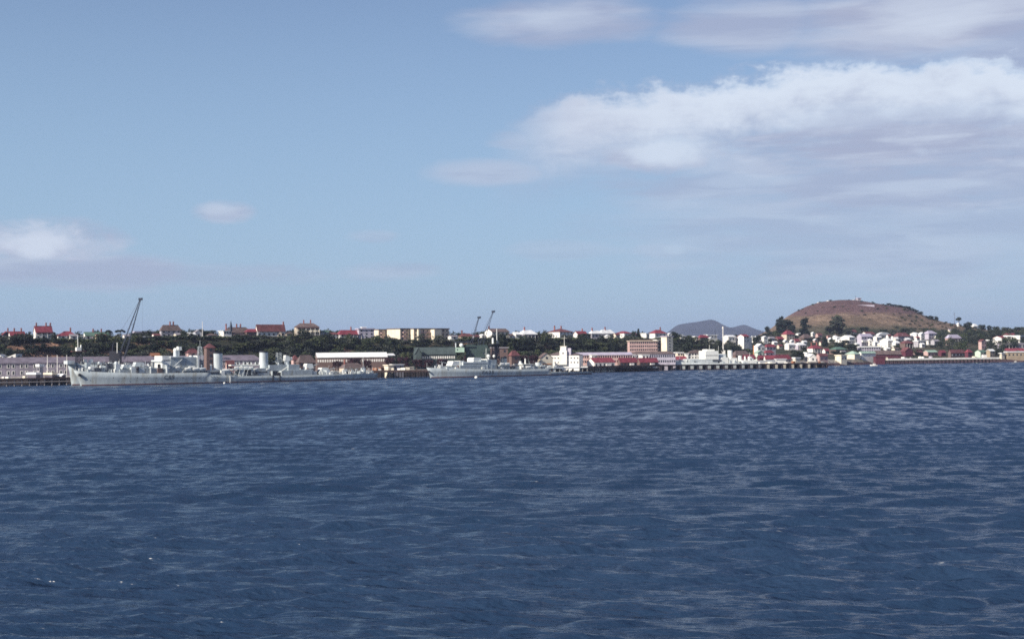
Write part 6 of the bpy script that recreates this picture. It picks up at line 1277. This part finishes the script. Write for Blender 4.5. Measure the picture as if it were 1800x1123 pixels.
for k in range(56):
    u = rb.uniform(1335, 1642); Y = rb.uniform(1180, 1620); X = (u - 900) / F * Y; leaf = rb.choice(['leaf_dark', 'leaf_dark', 'leaf_mid', 'leaf_grey'])
    mk = next((t for a_, b_, t in MARK2 if a_ <= u < b_), MARK2[-1][2])
    tree(X, Y, hz(X, Y) - .4, rb.uniform(6, 11), rb.uniform(3.5, 6), 'round', leaf, rb.randint(1, 3), ('lower ' if Y < 1330 else 'middle ' if Y < 1480 else 'upper ') + LOOK[leaf] + ' garden tree ' + mk, group='garden trees of the hillside town')
for u0, u1, Y0, Y1, n in ((-90, 1330, -1, -1, 330), (1640, 1840, 1230, 1640, 150), (1130, 1330, 1150, 1300, 20), (1335, 1640, 1600, 1690, 40), (560, 1200, 990, 1030, 130), (-20, 560, 905, 960, 110), (1400, 1720, 1720, 1930, 50), (1570, 1720, 1700, 1900, 75)):
    for k in range(n):
        u = rb.uniform(u0, u1); Y = rb.uniform(Y0, Y1); X = (u - 900) / F * Y
        if u0 == -90:
            if 50 < u < 93: continue
            Yb, Yt = (float(q) for q in bluff(u)); Y = rb.uniform(Yb - 3, Yt - 6)
        elif u0 < 1000: Y = float(bluff(u)[1]) + rb.uniform(26, 60)
        X = (u - 900) / F * Y
        far_tree(X, Y, hz(X, Y) - .4, rb.uniform(3, 6) if Y > 1700 else rb.uniform(7, 12), rb.uniform(6, 10) if u > 1640 and Y < 1650 else rb.uniform(5, 8) if u0 == -90 else rb.uniform(1.2, 3) if Y > 1700 else rb.uniform(3.5, 8), rb.choice(['leaf_dark', 'leaf_dark', 'leaf_mid', 'leaf_grey']))
wood = {}
for X, Y, Z, w, h, leaf in FAR:
    key = 'leaf_dark' if leaf in ('leaf_dark', 'leaf_pine') else leaf
    if key not in wood: wood[key] = []
    P = rng.normal(size=(26, 3)); P /= np.linalg.norm(P, axis=1)[:, None]; P *= (rng.rand(26) ** .4)[:, None]
    for c in P:
        c = np.array([c[0] * w * .40, c[1] * w * .40, h * .55 + c[2] * h * .38]); q = rng.normal(size=(16, 3)); q *= np.array([w * .07, w * .07, h * .06])
        cc = c + q; a_ = rng.normal(size=(16, 3)); a_ /= np.linalg.norm(a_, axis=1)[:, None]; b_ = np.cross(a_, rng.normal(size=(16, 3))); b_ /= np.linalg.norm(b_, axis=1)[:, None]
        s_ = (.28 + .34 * rng.rand(16))[:, None] * (w / 10); O_ = np.array([X, Y, Z])
        wood[key].append(np.stack([cc - a_ * s_, cc - b_ * s_ * .7, cc + a_ * s_, cc + b_ * s_ * .7], 1).reshape(-1, 3) + O_)
allv = []; mi = []; ms = []
for k_, (key, L_) in enumerate(wood.items()): V = np.concatenate(L_); allv.append(V); mi.append(np.full(len(V) // 4, k_)); ms.append(key)
V = np.concatenate(allv); me = np_mesh('woodland', V, np.arange(len(V)).reshape(-1, 4), False)
for key in ms: me.materials.append(MATS[key])
me.polygons.foreach_set('material_index', np.concatenate(mi).astype(np.int32))
o = link('woodland', me, kind='stuff'); o['label'] = 'dark woodland filling in between and behind the separate trees of the shore'
for k, u in enumerate(np.linspace(1562, 1612, 11)):
    v_ = np.interp(u, [1562, 1612], [541, 552]); Y = 1900; p = pos(u, v_, Y)
    tree(p.x, Y, hz(p.x, Y) - .5, rb.uniform(6, 9), rb.uniform(3.5, 5), 'round', 'leaf_dark', rb.randint(1, 3), 'dark scrubby bush in the line running down the right shoulder of the hill', name='bush', group='bushes on the hill shoulder')
